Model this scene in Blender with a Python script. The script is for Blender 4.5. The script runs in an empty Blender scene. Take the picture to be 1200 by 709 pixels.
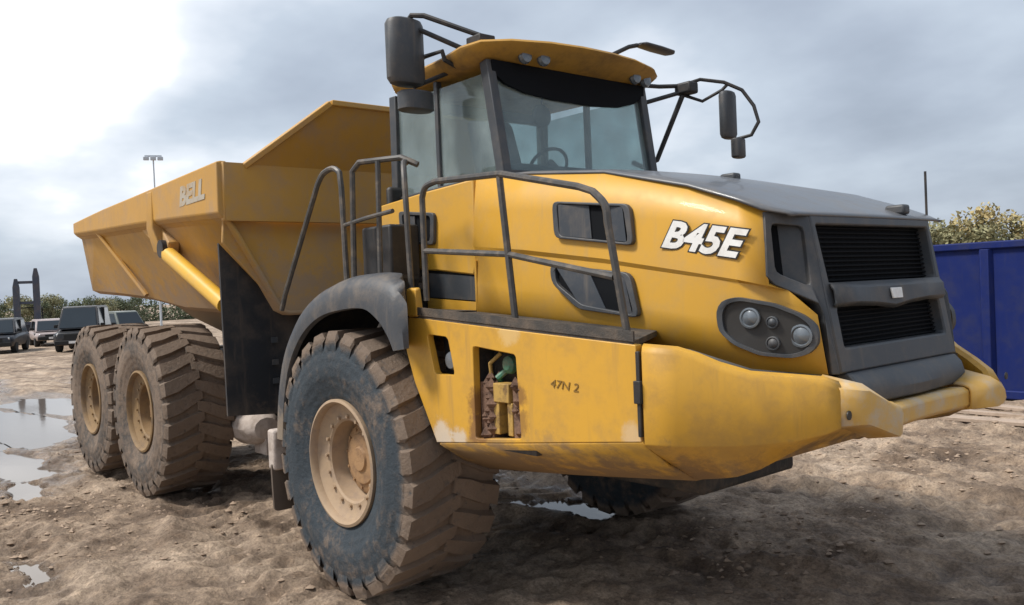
import bpy, bmesh, math, random
import numpy as np
from math import sin, cos, pi, radians, sqrt, atan2
from mathutils import Vector, Matrix, geometry
random.seed(7)
SC = bpy.context.scene
COL = SC.collection

# ------------------------------------------------------------------ camera
cd = bpy.data.cameras.new("camera"); cam = bpy.data.objects.new("camera", cd); COL.objects.link(cam)
Rr = Vector((0.64756, 0.76082, -0.04262)); Ru = Vector((0.01535, 0.0429, 0.99896)); Rf = Vector((-0.76186, 0.64754, -0.0161))
m = Matrix((Rr, Ru, -Rf)).transposed().to_4x4(); m.translation = Vector((5.38897, -4.64668, 2.09415))
cam.matrix_world = m
cd.sensor_width = 36.0; cd.lens = 1006.495 / 1200 * 36.0; cd.clip_start = 0.1; cd.clip_end = 4000
SC.camera = cam

# ------------------------------------------------------------------ sky and sun
SUN_DIR = Vector((-0.45, -0.78, 1.25)).normalized()          # towards the sun
sun_el = math.asin(SUN_DIR.z); sun_az = atan2(SUN_DIR.x, SUN_DIR.y)
w = bpy.data.worlds.new("World"); SC.world = w; w.use_nodes = True
nt = w.node_tree; nt.nodes.clear()
def N(t, **k):
    n = nt.nodes.new(t)
    for a, b in k.items(): setattr(n, a, b)
    return n
out = N('ShaderNodeOutputWorld')
sky = N('ShaderNodeTexSky', sky_type='NISHITA', sun_disc=False); sky.sun_elevation = sun_el; sky.sun_rotation = sun_az
sky.air_density = 1.2; sky.dust_density = 2.0
bg1 = N('ShaderNodeBackground'); bg1.inputs[1].default_value = 0.09; nt.links.new(sky.outputs[0], bg1.inputs[0])
tc = N('ShaderNodeTexCoord')
sep = N('ShaderNodeSeparateXYZ'); nt.links.new(tc.outputs['Generated'], sep.inputs[0])
def MATH(op, a, b=None, c=None):
    n = N('ShaderNodeMath', operation=op)
    for i, v in enumerate((a, b, c)):
        if v is None: continue
        if isinstance(v, (int, float)): n.inputs[i].default_value = v
        else: nt.links.new(v, n.inputs[i])
    return n.outputs[0]
zc = MATH('MAXIMUM', sep.outputs[2], 0.0)
den = MATH('ADD', zc, 0.30)
cx = MATH('DIVIDE', sep.outputs[0], den); cy = MATH('DIVIDE', sep.outputs[1], den)
comb = N('ShaderNodeCombineXYZ'); nt.links.new(cx, comb.inputs[0]); nt.links.new(cy, comb.inputs[1])
def NOISE(scale, detail, rough, off, src):
    mp = N('ShaderNodeMapping'); mp.inputs['Location'].default_value = off; nt.links.new(src, mp.inputs[0])
    n = N('ShaderNodeTexNoise'); n.inputs['Scale'].default_value = scale; n.inputs['Detail'].default_value = detail
    n.inputs['Roughness'].default_value = rough; nt.links.new(mp.outputs[0], n.inputs[0]); return n.outputs[0]
def RAMP(src, stops):
    r = N('ShaderNodeValToRGB'); e = r.color_ramp.elements
    e[0].position = stops[0][0]; e[0].color = (*stops[0][1], 1); e[1].position = stops[-1][0]; e[1].color = (*stops[-1][1], 1)
    for p, c in stops[1:-1]:
        q = e.new(p); q.color = (*c, 1)
    nt.links.new(src, r.inputs[0]); return r.outputs[0]
n1 = NOISE(0.55, 3, 0.45, (28.3, 20.7, 0), comb.outputs[0])
n2 = NOISE(1.8, 5, 0.5, (7.7, 2.2, 0), comb.outputs[0])
nn = MATH('ADD', MATH('MULTIPLY', n1, 0.69), MATH('MULTIPLY', n2, 0.335))
# thin cloud in front of the sun: brighter towards it
dv = N('ShaderNodeVectorMath', operation='DOT_PRODUCT'); nt.links.new(tc.outputs['Generated'], dv.inputs[0]); dv.inputs[1].default_value = Vector((-0.94, 0.17, 0.30)).normalized()
glow = MATH('POWER', MATH('MAXIMUM', dv.outputs['Value'], 0.0), 48.0)
hz = MATH('POWER', MATH('SUBTRACT', 1.0, MATH('MINIMUM', zc, 1.0)), 9.0)
val = MATH('ADD', MATH('ADD', nn, MATH('MULTIPLY', hz, 0.03)), MATH('MULTIPLY', glow, 0.28))
cloud = RAMP(val, [(0.42, (0.27, 0.31, 0.38)), (0.49, (0.36, 0.41, 0.49)), (0.55, (0.46, 0.52, 0.60)), (0.61, (0.70, 0.74, 0.80)), (0.69, (1.4, 1.4, 1.4))])
bg2 = N('ShaderNodeBackground'); bg2.inputs[1].default_value = 0.88; nt.links.new(cloud, bg2.inputs[0])
mixw = N('ShaderNodeMixShader'); mixw.inputs[0].default_value = 0.9
nt.links.new(bg1.outputs[0], mixw.inputs[1]); nt.links.new(bg2.outputs[0], mixw.inputs[2]); nt.links.new(mixw.outputs[0], out.inputs[0])
sd = bpy.data.lights.new("sun", 'SUN'); sd.energy = 2.6; sd.angle = radians(11); sd.color = (1.0, 0.95, 0.88)
so = bpy.data.objects.new("sun", sd); COL.objects.link(so); so.rotation_euler = (-SUN_DIR).to_track_quat('-Z', 'Y').to_euler()
SC.view_settings.view_transform = 'Standard'; SC.view_settings.look = 'None'; SC.view_settings.exposure = 0.62; SC.view_settings.gamma = 1.0

# ------------------------------------------------------------------ materials
def mat(name, base, rough=0.6, metal=0.0, dirt=None, dirt_amt=0.0, dirt_scale=3.0, low=None, var=0.12, bump=0.0, bump_scale=60, spec=0.5, coat=0.0, chips=None, spots=()):
    """painted / moulded surface with noise variation, mottled dirt, splashed mud towards a low height"""
    M = bpy.data.materials.new(name); M.use_nodes = True
    t = M.node_tree; b = t.nodes['Principled BSDF']
    L = t.links.new
    co = t.nodes.new('ShaderNodeTexCoord').outputs['Object']
    def nz(s, d=5, r=0.6):
        n = t.nodes.new('ShaderNodeTexNoise'); n.inputs['Scale'].default_value = s; n.inputs['Detail'].default_value = d; n.inputs['Roughness'].default_value = r
        L(co, n.inputs[0]); return n.outputs[0]
    def mt(op, a, b2=None):
        n = t.nodes.new('ShaderNodeMath'); n.operation = op
        for i, v in enumerate((a, b2)):
            if v is None: continue
            if isinstance(v, (int, float)): n.inputs[i].default_value = v
            else: L(v, n.inputs[i])
        return n.outputs[0]
    def sm(src, lo, hi):
        n = t.nodes.new('ShaderNodeMapRange'); n.interpolation_type = 'SMOOTHSTEP'
        n.inputs['From Min'].default_value = lo; n.inputs['From Max'].default_value = hi; L(src, n.inputs[0]); return n.outputs[0]
    def mix(f, a, c):
        n = t.nodes.new('ShaderNodeMix'); n.data_type = 'RGBA'
        if isinstance(f, (int, float)): n.inputs[0].default_value = f
        else: L(f, n.inputs[0])
        for i, v in ((6, a), (7, c)):
            if isinstance(v, tuple): n.inputs[i].default_value = (*v, 1)
            else: L(v, n.inputs[i])
        return n.outputs[2]
    d = tuple(max(0, x * (1 - var)) for x in base); l = tuple(min(1, x * (1 + var)) for x in base)
    c = mix(nz(1.7, 4), d, l)
    rg = rough
    if dirt:
        f = mt('MULTIPLY', sm(nz(dirt_scale, 8, 0.68), 0.42, 0.72), dirt_amt)
        mp = t.nodes.new('ShaderNodeMapping'); mp.inputs['Scale'].default_value = (9, 9, .9); L(co, mp.inputs[0])          # rain-washed runs of dust
        st = t.nodes.new('ShaderNodeTexNoise'); st.inputs['Scale'].default_value = 1.6; st.inputs['Detail'].default_value = 5; st.inputs['Roughness'].default_value = .6; L(mp.outputs[0], st.inputs[0])
        f = mt('MAXIMUM', f, mt('MULTIPLY', sm(st.outputs[0], 0.50, 0.80), min(.5, dirt_amt * 1.2)))
        if low:
            s = t.nodes.new('ShaderNodeSeparateXYZ'); L(co, s.inputs[0])
            mr = t.nodes.new('ShaderNodeMapRange'); mr.inputs['From Min'].default_value = low[0]; mr.inputs['From Max'].default_value = low[1]
            mr.inputs['To Min'].default_value = 1.0; mr.inputs['To Max'].default_value = 0.0; L(s.outputs[2], mr.inputs[0])
            g = mt('MULTIPLY', sm(mt('ADD', mr.outputs[0], mt('MULTIPLY', mt('SUBTRACT', nz(6, 8, 0.7), 0.5), 1.4)), 0.45, 0.9), low[2])
            f = mt('MAXIMUM', f, g)
        c = mix(f, c, dirt)
        rg = mt('ADD', rough, mt('MULTIPLY', f, 0.85 - rough))
    if chips:
        c = mix(mt('MULTIPLY', sm(nz(23, 6, 0.75), 0.66, 0.72), 0.8), c, chips)
    for (sx_, sz_, rad, amt, colr) in spots:                          # stains with a place of their own on the panel
        s = t.nodes.new('ShaderNodeSeparateXYZ'); L(co, s.inputs[0])
        dx = mt('SUBTRACT', s.outputs[0], sx_); dz = mt('SUBTRACT', s.outputs[2], sz_)
        dd = mt('SQRT', mt('ADD', mt('MULTIPLY', dx, dx), mt('MULTIPLY', dz, dz)))
        k_ = mt('ADD', mt('DIVIDE', dd, rad), mt('MULTIPLY', mt('SUBTRACT', nz(16, 8, 0.75), 0.5), 1.5))
        c = mix(mt('MULTIPLY', mt('SUBTRACT', 1.0, sm(k_, 0.45, 0.95)), amt), c, colr)
    L(c, b.inputs['Base Color'])
    if isinstance(rg, (int, float)): b.inputs['Roughness'].default_value = rg
    else: L(rg, b.inputs['Roughness'])
    b.inputs['Metallic'].default_value = metal; b.inputs['Specular IOR Level'].default_value = spec; b.inputs['Coat Weight'].default_value = coat
    if bump:
        bp = t.nodes.new('ShaderNodeBump'); bp.inputs['Strength'].default_value = bump; bp.inputs['Distance'].default_value = 0.01
        L(nz(bump_scale, 6, 0.7), bp.inputs['Height']); L(bp.outputs[0], b.inputs['Normal'])
    return M
MUD = (0.20, 0.145, 0.10)
DUST = (0.33, 0.25, 0.17)
YEL = (0.62, 0.335, 0.038)
M_yel = mat('yellow_paint', YEL, 0.45, dirt=(0.36, 0.26, 0.15), dirt_amt=0.3, dirt_scale=4, low=(1.0, 1.9, 0.4), var=0.07, bump=0.05, bump_scale=9, coat=0.05)
M_bump = mat('yellow_bumper_paint', YEL, 0.45, dirt=(0.22, 0.14, 0.075), dirt_amt=0.4, dirt_scale=5, low=(0.95, 1.75, 0.9), var=0.1, bump=0.08, bump_scale=9)
M_hub = mat('hub_rusty', (0.34, 0.20, 0.095), 0.7, dirt=(0.15, 0.09, 0.055), dirt_amt=0.9, dirt_scale=6, bump=0.5, bump_scale=30)
M_roof = mat('grimy_shaded_roof_paint', (0.44, 0.235, 0.035), 0.5, dirt=(0.17, 0.10, 0.04), dirt_amt=0.8, dirt_scale=3, var=0.12, bump=0.08, bump_scale=9)  # roof grime, with the shade under the brow mixed into the colour
M_latch = mat('grimy_bracket', (0.45, 0.28, 0.07), 0.6, dirt=(0.09, 0.05, 0.03), dirt_amt=0.9, dirt_scale=14)
M_pan = mat('side_panel_paint', YEL, 0.45, dirt=(0.25, 0.16, 0.08), dirt_amt=0.35, dirt_scale=5, low=(1.0, 1.62, 0.7), var=0.08, bump=0.06, bump_scale=9,
            spots=((1.40, 1.42, .13, .8, (0.17, 0.075, 0.03)), (1.40, 1.27, .14, .8, (0.19, 0.09, 0.04)), (1.76, 1.50, .10, .7, (0.17, 0.075, 0.03)), (1.77, 1.35, .10, .6, (0.17, 0.08, 0.035)), (1.03, 1.20, .13, .75, (0.62, 0.55, 0.46)), (1.20, 1.19, .10, .8, (0.60, 0.52, 0.42)), (2.60, 1.36, .09, .45, (0.60, 0.5, 0.38)), (1.7, 1.86, .12, .35, (0.75, 0.6, 0.35))))
M_ear = mat('worn_bumper_paint', (0.62, 0.37, 0.09), 0.5, dirt=(0.50, 0.42, 0.32), dirt_amt=0.9, dirt_scale=6, var=0.12, bump=0.15, bump_scale=18, chips=(0.62, 0.55, 0.45))
M_bin = mat('bin_paint', (0.51, 0.275, 0.05), 0.5, dirt=(0.36, 0.25, 0.16), dirt_amt=0.7, dirt_scale=2.2, low=(1.9, 3.3, 0.85), var=0.12, bump=0.12, bump_scale=7, chips=(0.16, 0.10, 0.06))
M_cyl = mat('cylinder_paint', (0.72, 0.42, 0.05), 0.35, dirt=DUST, dirt_amt=0.25)
M_pla = mat('grey_plastic', (0.050, 0.056, 0.064), 0.5, dirt=DUST, dirt_amt=0.18, dirt_scale=5, var=0.2, bump=0.1, bump_scale=140)
M_vane = mat('vent_plastic', (0.040, 0.048, 0.060), 0.55, dirt=DUST, dirt_amt=0.2, dirt_scale=6)
M_fen = mat('fender_rubber', (0.055, 0.060, 0.068), 0.52, dirt=DUST, dirt_amt=0.3, dirt_scale=5, low=(0.9, 1.7, 0.6), var=0.2, bump=0.2, bump_scale=60)
M_blk = mat('black_steel', (0.016, 0.017, 0.019), 0.55, dirt=MUD, dirt_amt=0.2, dirt_scale=4, var=0.2)
M_flap = mat('black_rubber', (0.018, 0.021, 0.026), 0.5, dirt=MUD, dirt_amt=0.35, dirt_scale=2.5, low=(0.7, 1.7, 0.5), var=0.2)
M_chs = mat('muddy_chassis', (0.03, 0.03, 0.03), 0.7, dirt=MUD, dirt_amt=0.7, dirt_scale=5, bump=0.5, bump_scale=25)
M_mudp = mat('mud_caked_metal', (0.50, 0.43, 0.38), 0.8, dirt=MUD, dirt_amt=0.6, dirt_scale=7, bump=0.8, bump_scale=20)
M_rail = mat('rail_paint', (0.06, 0.058, 0.056), 0.45, dirt=DUST, dirt_amt=0.35, dirt_scale=12)
M_deck = mat('tread_deck', (0.055, 0.05, 0.045), 0.75, dirt=MUD, dirt_amt=0.6, dirt_scale=6, bump=0.6, bump_scale=90)
M_hood = mat('hood_cover', (0.10, 0.108, 0.12), 0.34, dirt=DUST, dirt_amt=0.2, dirt_scale=5, coat=0.15)
M_mesh = mat('radiator_mesh', (0.007, 0.008, 0.010), 0.8, var=0.3, spec=0.12)
M_lens = mat('lamp_lens', (0.16, 0.18, 0.20), 0.2, metal=0.3, var=0.1)
M_wht = mat('white_decal', (0.82, 0.82, 0.80), 0.5, dirt=DUST, dirt_amt=0.25, dirt_scale=14)
M_old = mat('faded_decal', (0.42, 0.38, 0.31), 0.6, dirt=(0.38, 0.24, 0.10), dirt_amt=1.0, dirt_scale=5)
M_drk = mat('dark_decal_and_shade', (0.03, 0.028, 0.026), 0.5)
M_pen = mat('marker_ink', (0.20, 0.11, 0.02), 0.6)
M_grn = mat('green_hose_cap', (0.04, 0.17, 0.10), 0.5, dirt=MUD, dirt_amt=0.8, dirt_scale=14)
M_seat = mat('seat_fabric', (0.06, 0.06, 0.065), 0.9)
M_mud = mat('caked_mud', (0.20, 0.115, 0.075), 0.85, dirt=(0.06, 0.032, 0.022), dirt_amt=0.95, dirt_scale=16, bump=1.0, bump_scale=30)
M_rimf = mat('rim_dusty', (0.38, 0.27, 0.17), 0.7, dirt=(0.27, 0.20, 0.15), dirt_amt=1.0, dirt_scale=4.5, var=0.15, bump=0.35, bump_scale=25, chips=(0.2, 0.11, 0.06))
M_rimb = mat('rim_yellow', (0.26, 0.165, 0.075), 0.7, dirt=(0.14, 0.10, 0.07), dirt_amt=1.0, dirt_scale=3, var=0.15, bump=0.3, bump_scale=25)

def glass_mat(name, tint, gloss=0.9, sky_veil=0.12):
    M = bpy.data.materials.new(name); M.use_nodes = True; t = M.node_tree; t.nodes.clear(); L = t.links.new
    o = t.nodes.new('ShaderNodeOutputMaterial'); tr = t.nodes.new('ShaderNodeBsdfTransparent'); tr.inputs[0].default_value = (*tint, 1)
    gl = t.nodes.new('ShaderNodeBsdfGlossy'); gl.inputs['Roughness'].default_value = 0.04; gl.inputs[0].default_value = (gloss, gloss, gloss, 1)
    df = t.nodes.new('ShaderNodeBsdfDiffuse'); df.inputs[0].default_value = (0.42, 0.50, 0.50, 1)  # pale teal diffuse veil puts sky brightness into the glass colour
    lw = t.nodes.new('ShaderNodeLayerWeight'); lw.inputs[0].default_value = 0.5
    pw = t.nodes.new('ShaderNodeMath'); pw.operation = 'POWER'; pw.inputs[1].default_value = 3.0; L(lw.outputs['Facing'], pw.inputs[0])
    fr = t.nodes.new('ShaderNodeMath'); fr.operation = 'MULTIPLY_ADD'; fr.inputs[1].default_value = 0.5; fr.inputs[2].default_value = 0.04; L(pw.outputs[0], fr.inputs[0])
    n = t.nodes.new('ShaderNodeTexNoise'); n.inputs['Scale'].default_value = 4; n.inputs['Detail'].default_value = 6
    tcx = t.nodes.new('ShaderNodeTexCoord'); L(tcx.outputs['Object'], n.inputs[0])
    mu = t.nodes.new('ShaderNodeMath'); mu.operation = 'MULTIPLY'; mu.inputs[1].default_value = sky_veil * 2; L(n.outputs[0], mu.inputs[0])
    m1 = t.nodes.new('ShaderNodeMixShader'); L(mu.outputs[0], m1.inputs[0]); L(tr.outputs[0], m1.inputs[1]); L(df.outputs[0], m1.inputs[2])
    m2 = t.nodes.new('ShaderNodeMixShader'); L(fr.outputs[0], m2.inputs[0]); L(m1.outputs[0], m2.inputs[1]); L(gl.outputs[0], m2.inputs[2])
    L(m2.outputs[0], o.inputs[0]); return M
M_glass = glass_mat('cab_glass', (0.82, 0.90, 0.895), sky_veil=0.23)
M_carglass = mat('car_glass', (0.03, 0.04, 0.05), 0.2, spec=0.35)

def tyre_mat(name, rubber, side_mud, tread_mud):
    M = bpy.data.materials.new(name); M.use_nodes = True; t = M.node_tree; b = t.nodes['Principled BSDF']; L = t.links.new
    co = t.nodes.new('ShaderNodeTexCoord').outputs['Object']
    s = t.nodes.new('ShaderNodeSeparateXYZ'); L(co, s.inputs[0])
    def mt(op, a, b2=None):
        n = t.nodes.new('ShaderNodeMath'); n.operation = op
        for i, v in enumerate((a, b2)):
            if v is None: continue
            if isinstance(v, (int, float)): n.inputs[i].default_value = v
            else: L(v, n.inputs[i])
        return n.outputs[0]
    r = mt('SQRT', mt('ADD', mt('MULTIPLY', s.outputs[0], s.outputs[0]), mt('MULTIPLY', s.outputs[2], s.outputs[2])))
    def nz(sc, d=6, ro=0.65):
        n = t.nodes.new('ShaderNodeTexNoise'); n.inputs['Scale'].default_value = sc; n.inputs['Detail'].default_value = d; n.inputs['Roughness'].default_value = ro
        L(co, n.inputs[0]); return n.outputs[0]
    def sm(src, lo, hi):
        n = t.nodes.new('ShaderNodeMapRange'); n.interpolation_type = 'SMOOTHSTEP'
        n.inputs['From Min'].default_value = lo; n.inputs['From Max'].default_value = hi; L(src, n.inputs[0]); return n.outputs[0]
    def mix(f, a, c):
        n = t.nodes.new('ShaderNodeMix'); n.data_type = 'RGBA'; L(f, n.inputs[0])
        for i, v in ((6, a), (7, c)):
            if isinstance(v, tuple): n.inputs[i].default_value = (*v, 1)
            else: L(v, n.inputs[i])
        return n.outputs[2]
    n1, n2, n3 = nz(5), nz(14, 8, 0.7), nz(2.2)
    tread = sm(mt('ADD', r, mt('MULTIPLY', mt('SUBTRACT', n1, 0.5), 0.14)), 0.80, 0.87)
    tm = mt('MULTIPLY', tread, sm(n2, *tread_mud))
    sdm = mt('MULTIPLY', mt('SUBTRACT', 1.0, tread), sm(mt('ADD', mt('MULTIPLY', n2, 0.5), mt('MULTIPLY', n3, 0.5)), *side_mud))
    mudc = mix(n3, (0.10, 0.070, 0.050), (0.25, 0.185, 0.135))
    c = mix(mt('MAXIMUM', tm, sdm), mix(n1, tuple(x * .7 for x in rubber), tuple(x * 1.3 for x in rubber)), mudc)
    L(c, b.inputs['Base Color']); b.inputs['Roughness'].default_value = 0.8
    bp = t.nodes.new('ShaderNodeBump'); bp.inputs['Strength'].default_value = 0.8; bp.inputs['Distance'].default_value = 0.022
    # moulded concentric rings on the sidewall and caked mud
    L(mt('ADD', n2, mt('MULTIPLY', mt('SINE', mt('MULTIPLY', r, 95.0)), 0.05)), bp.inputs['Height']); L(bp.outputs[0], b.inputs['Normal'])
    return M
M_tyf = tyre_mat('tyre_front_rubber', (0.030, 0.042, 0.053), (0.47, 0.70), (0.24, 0.46))
M_tyb = tyre_mat('tyre_rear_rubber', (0.05, 0.047, 0.044), (0.36, 0.56), (0.22, 0.46))

# ------------------------------------------------------------------ mesh helpers
class MB:
    def __init__(s): s.v = []; s.f = []
    def add(s, v, f):
        o = len(s.v); s.v += [tuple(x) for x in v]; s.f += [tuple(i + o for i in q) for q in f]; return s
    def box(s, x0, x1, y0, y1, z0, z1):
        return s.add([(x, y, z) for x in (x0, x1) for y in (y0, y1) for z in (z0, z1)],
                     [(0, 1, 3, 2), (4, 6, 7, 5), (0, 4, 5, 1), (2, 3, 7, 6), (0, 2, 6, 4), (1, 5, 7, 3)])
    def tube(s, path, r, seg=8, cap=True, r2=None):
        P = [Vector(p) for p in path]; n = len(P); vs = []; up = None
        for i, p in enumerate(P):
            if i == 0: d = P[1] - P[0]
            elif i == n - 1: d = P[-1] - P[-2]
            else: d = (P[i + 1] - p).normalized() + (p - P[i - 1]).normalized()
            d.normalize()
            if up is None: up = d.orthogonal().normalized()
            else:
                up = up - d * up.dot(d); up.normalize()
            sd_ = d.cross(up); rr = r if r2 is None else r + (r2 - r) * i / (n - 1)
            vs += [p + (up * cos(2 * pi * k / seg) + sd_ * sin(2 * pi * k / seg)) * rr for k in range(seg)]
        fs = []
        for i in range(n - 1):
            for k in range(seg):
                a = i * seg + k; b = i * seg + (k + 1) % seg
                fs.append((a, b, b + seg, a + seg))
        if cap: fs += [tuple(range(seg))[::-1], tuple((n - 1) * seg + k for k in range(seg))]
        return s.add(vs, fs)
    def lathe(s, prof, n=64, c=(0, 0, 0)):
        """prof: (radius, y) pairs turned about the Y axis"""
        vs = [(c[0] + r * cos(2 * pi * k / n), c[1] + y, c[2] + r * sin(2 * pi * k / n)) for r, y in prof for k in range(n)]
        fs = [(i * n + k, i * n + (k + 1) % n, (i + 1) * n + (k + 1) % n, (i + 1) * n + k) for i in range(len(prof) - 1) for k in range(n)]
        return s.add(vs, fs)
    def grid(s, rows, close=False):
        nr, nc = len(rows), len(rows[0]); vs = [p for r in rows for p in r]
        fs = [(i * nc + k, i * nc + (k + 1) % nc, (i + 1) * nc + (k + 1) % nc, (i + 1) * nc + k) for i in range(nr - 1) for k in range(nc if close else nc - 1)]
        return s.add(vs, fs)
    def plate(s, outer, holes=(), off=(0, 0.03, 0)):
        """outline (3D points, nearly flat) with holes, given thickness along off"""
        loops = [[Vector(p) for p in outer]] + [[Vector(p) for p in h] for h in holes]
        o = Vector(off); nrm = o.normalized()
        ax = nrm.orthogonal().normalized(); ay = nrm.cross(ax)
        flat = [[Vector((p.dot(ax), p.dot(ay), 0)) for p in l] for l in loops]
        tri = geometry.tessellate_polygon(flat)
        pts = [p for l in loops for p in l]; n = len(pts)
        vs = pts + [p + o for p in pts]; fs = [tuple(q) for q in tri] + [tuple(i + n for i in q[::-1]) for q in tri]
        b = 0
        for l in loops:
            k = len(l)
            for i in range(k):
                j = (i + 1) % k; fs.append((b + i, b + j, b + j + n, b + i + n))
            b += k
        return s.add(vs, fs)
    def loft(s, rings):
        n = len(rings[0]); vs = [p for r in rings for p in r]
        fs = [(i * n + k, i * n + (k + 1) % n, (i + 1) * n + (k + 1) % n, (i + 1) * n + k) for i in range(len(rings) - 1) for k in range(n)]
        fs += [tuple(range(n))[::-1], tuple((len(rings) - 1) * n + k for k in range(n))]
        return s.add(vs, fs)
    def mirror(s):
        n = len(s.v); s.v += [(x, -y, z) for x, y, z in s.v[:n]]; s.f += [tuple(i + n for i in q[::-1]) for q in s.f[:len(s.f)]]; return s
    def build(s, name, material, parent=None, loc=(0, 0, 0), sharp=32, bevel=0.0, solid=0.0, data_only=False):
        me = bpy.data.meshes.new(name); me.from_pydata(s.v, [], s.f)
        bm = bmesh.new(); bm.from_mesh(me); bmesh.ops.recalc_face_normals(bm, faces=bm.faces); bm.to_mesh(me); bm.free()
        me.polygons.foreach_set('use_smooth', [True] * len(me.polygons)); me.set_sharp_from_angle(angle=radians(sharp))
        me.materials.append(material)
        if data_only: return me
        o = bpy.data.objects.new(name, me); COL.objects.link(o); o.location = loc
        if parent is not None: o.parent = parent
        if solid:
            q = o.modifiers.new('solid', 'SOLIDIFY'); q.thickness = solid; q.offset = 0
        if bevel:
            q = o.modifiers.new('bevel', 'BEVEL'); q.width = bevel; q.segments = 2; q.limit_method = 'ANGLE'; q.angle_limit = radians(35)
            q.harden_normals = False
        return o
def tag(o, label=None, cat=None, group=None, kind=None):
    for k, v in (('label', label), ('category', cat), ('group', group), ('kind', kind)):
        if v: o[k] = v
    return o
def thing(name, loc, label, cat, group=None, rz=0.0):
    o = bpy.data.objects.new(name, None); COL.objects.link(o); o.location = loc; o.rotation_euler = (0, 0, rz); o.empty_display_size = 0.3
    return tag(o, label, cat, group)
def copy_tree(o, parent=None):
    c = o.copy(); COL.objects.link(c)
    if parent is not None: c.parent = parent
    for ch in list(o.children): copy_tree(ch, c)
    return c
def text(name, s, size, material, parent, origin, u, v, depth=0.004, offset=0.0, shear=0.0, sx=1.0):
    """lettering as real geometry: u = reading direction, v = up direction"""
    cu = bpy.data.curves.new(name, 'FONT'); cu.body = s; cu.size = size; cu.extrude = depth; cu.offset = offset; cu.shear = shear; cu.align_x = 'CENTER'; cu.align_y = 'CENTER'
    cu.resolution_u = 3
    t = bpy.data.objects.new(name, cu); COL.objects.link(t)
    dg = bpy.context.evaluated_depsgraph_get(); me = bpy.data.meshes.new_from_object(t.evaluated_get(dg))
    COL.objects.unlink(t); bpy.data.objects.remove(t)
    u = Vector(u).normalized(); n = u.cross(Vector(v)).normalized(); v2 = n.cross(u)
    mw = Matrix((u * sx, v2, n)).transposed().to_4x4(); mw.translation = Vector(origin)
    me.transform(mw); me.materials.clear(); me.materials.append(material); me.name = name
    o = bpy.data.objects.new(name, me); COL.objects.link(o); o.parent = parent; return o
def arc(c, r, a0, a1, n, f): return [f(c, r, a0 + (a1 - a0) * i / n) for i in range(n + 1)]
def rounded(pts, r, n=3):
    """round the corners of a closed 3D outline"""
    P = [Vector(p) for p in pts]; out_ = []
    for i, p in enumerate(P):
        a = P[i - 1] - p; b = P[(i + 1) % len(P)] - p
        ra = min(r, a.length * .45); rb = min(r, b.length * .45)
        p0 = p + a.normalized() * ra; p1 = p + b.normalized() * rb
        for k in range(n + 1):
            t = k / n; out_.append(p0 * (1 - t) ** 2 + p * 2 * t * (1 - t) + p1 * t * t)
    return out_

# ------------------------------------------------------------------ noise for the terrain
rng = np.random.default_rng(11)
_perm = rng.permutation(512); _perm = np.concatenate([_perm, _perm, _perm]); _g = rng.random(512) * 2 * pi
def gnoise(x, y):
    xi = np.floor(x).astype(int); yi = np.floor(y).astype(int); xf = x - xi; yf = y - yi
    u = xf * xf * xf * (xf * (xf * 6 - 15) + 10); v = yf * yf * yf * (yf * (yf * 6 - 15) + 10)
    def g(ix, iy, dx, dy):
        a = _g[_perm[(_perm[ix & 511] + iy) & 511]]; return np.cos(a) * dx + np.sin(a) * dy
    a = g(xi, yi, xf, yf); b = g(xi + 1, yi, xf - 1, yf); c = g(xi, yi + 1, xf, yf - 1); d = g(xi + 1, yi + 1, xf - 1, yf - 1)
    return (a + (b - a) * u) * (1 - v) + (c + (d - c) * u) * v
def fbm(x, y, f, o=4, gain=0.5):
    r = 0; a = 1.0
    for k in range(o): r = r + a * gnoise(x * f + 13.7 * k, y * f - 7.1 * k); f *= 2.03; a *= gain
    return r
def sstep(x, a, b):
    t = np.clip((x - a) / (b - a), 0, 1); return t * t * (3 - 2 * t)
PUD = [(-12.6, -1.6, 3.4, 0.9, 0.0), (-15.5, -0.2, 2.6, 0.9, 0.1), (-8.6, -2.5, 2.1, 0.62, 0.1), (-7.0, -3.15, 1.2, 0.34, 0.2), (-5.9, -2.6, .9, .22, -.2), (-2.8, -3.05, 0.32, 0.13, 0.1),
       (-0.85, 0.85, 0.75, 0.26, 0.5), (-2.3, 1.3, 0.8, 0.3, 0.2), (-19, 2.5, 3.0, .8, 0.1), (-24, -1.0, 4, 1.0, 0), (-3.6, -4.2, .8, .2, .1), (2.2, 9.0, .9, .2, .2), (-1.2, 5.2, .7, .25, .3), (-10.2, -2.2, .8, .18, .1), (-9.4, -3.6, .9, .16, .15), (-6.6, -3.9, .6, .12, .1), (-17.5, -3.0, 2.0, .35, 0), (-4.6, -3.5, .4, .1, .2)]
def pud_mask(x, y):
    wx = x + 0.9 * fbm(x, y, 0.8, 5, 0.6); wy = y + 0.38 * fbm(x + 31, y, 0.8, 5, 0.6)
    r = np.full_like(x, -1.0)
    for (px, py, a, b, rot) in PUD:
        dx = (wx - px) * cos(rot) + (wy - py) * sin(rot); dy = -(wx - px) * sin(rot) + (wy - py) * cos(rot)
        r = np.maximum(r, 1.0 - np.sqrt((dx / a) ** 2 + (dy / b) ** 2))
    return np.clip(r, -1, 1)
WATER = -0.045
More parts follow.
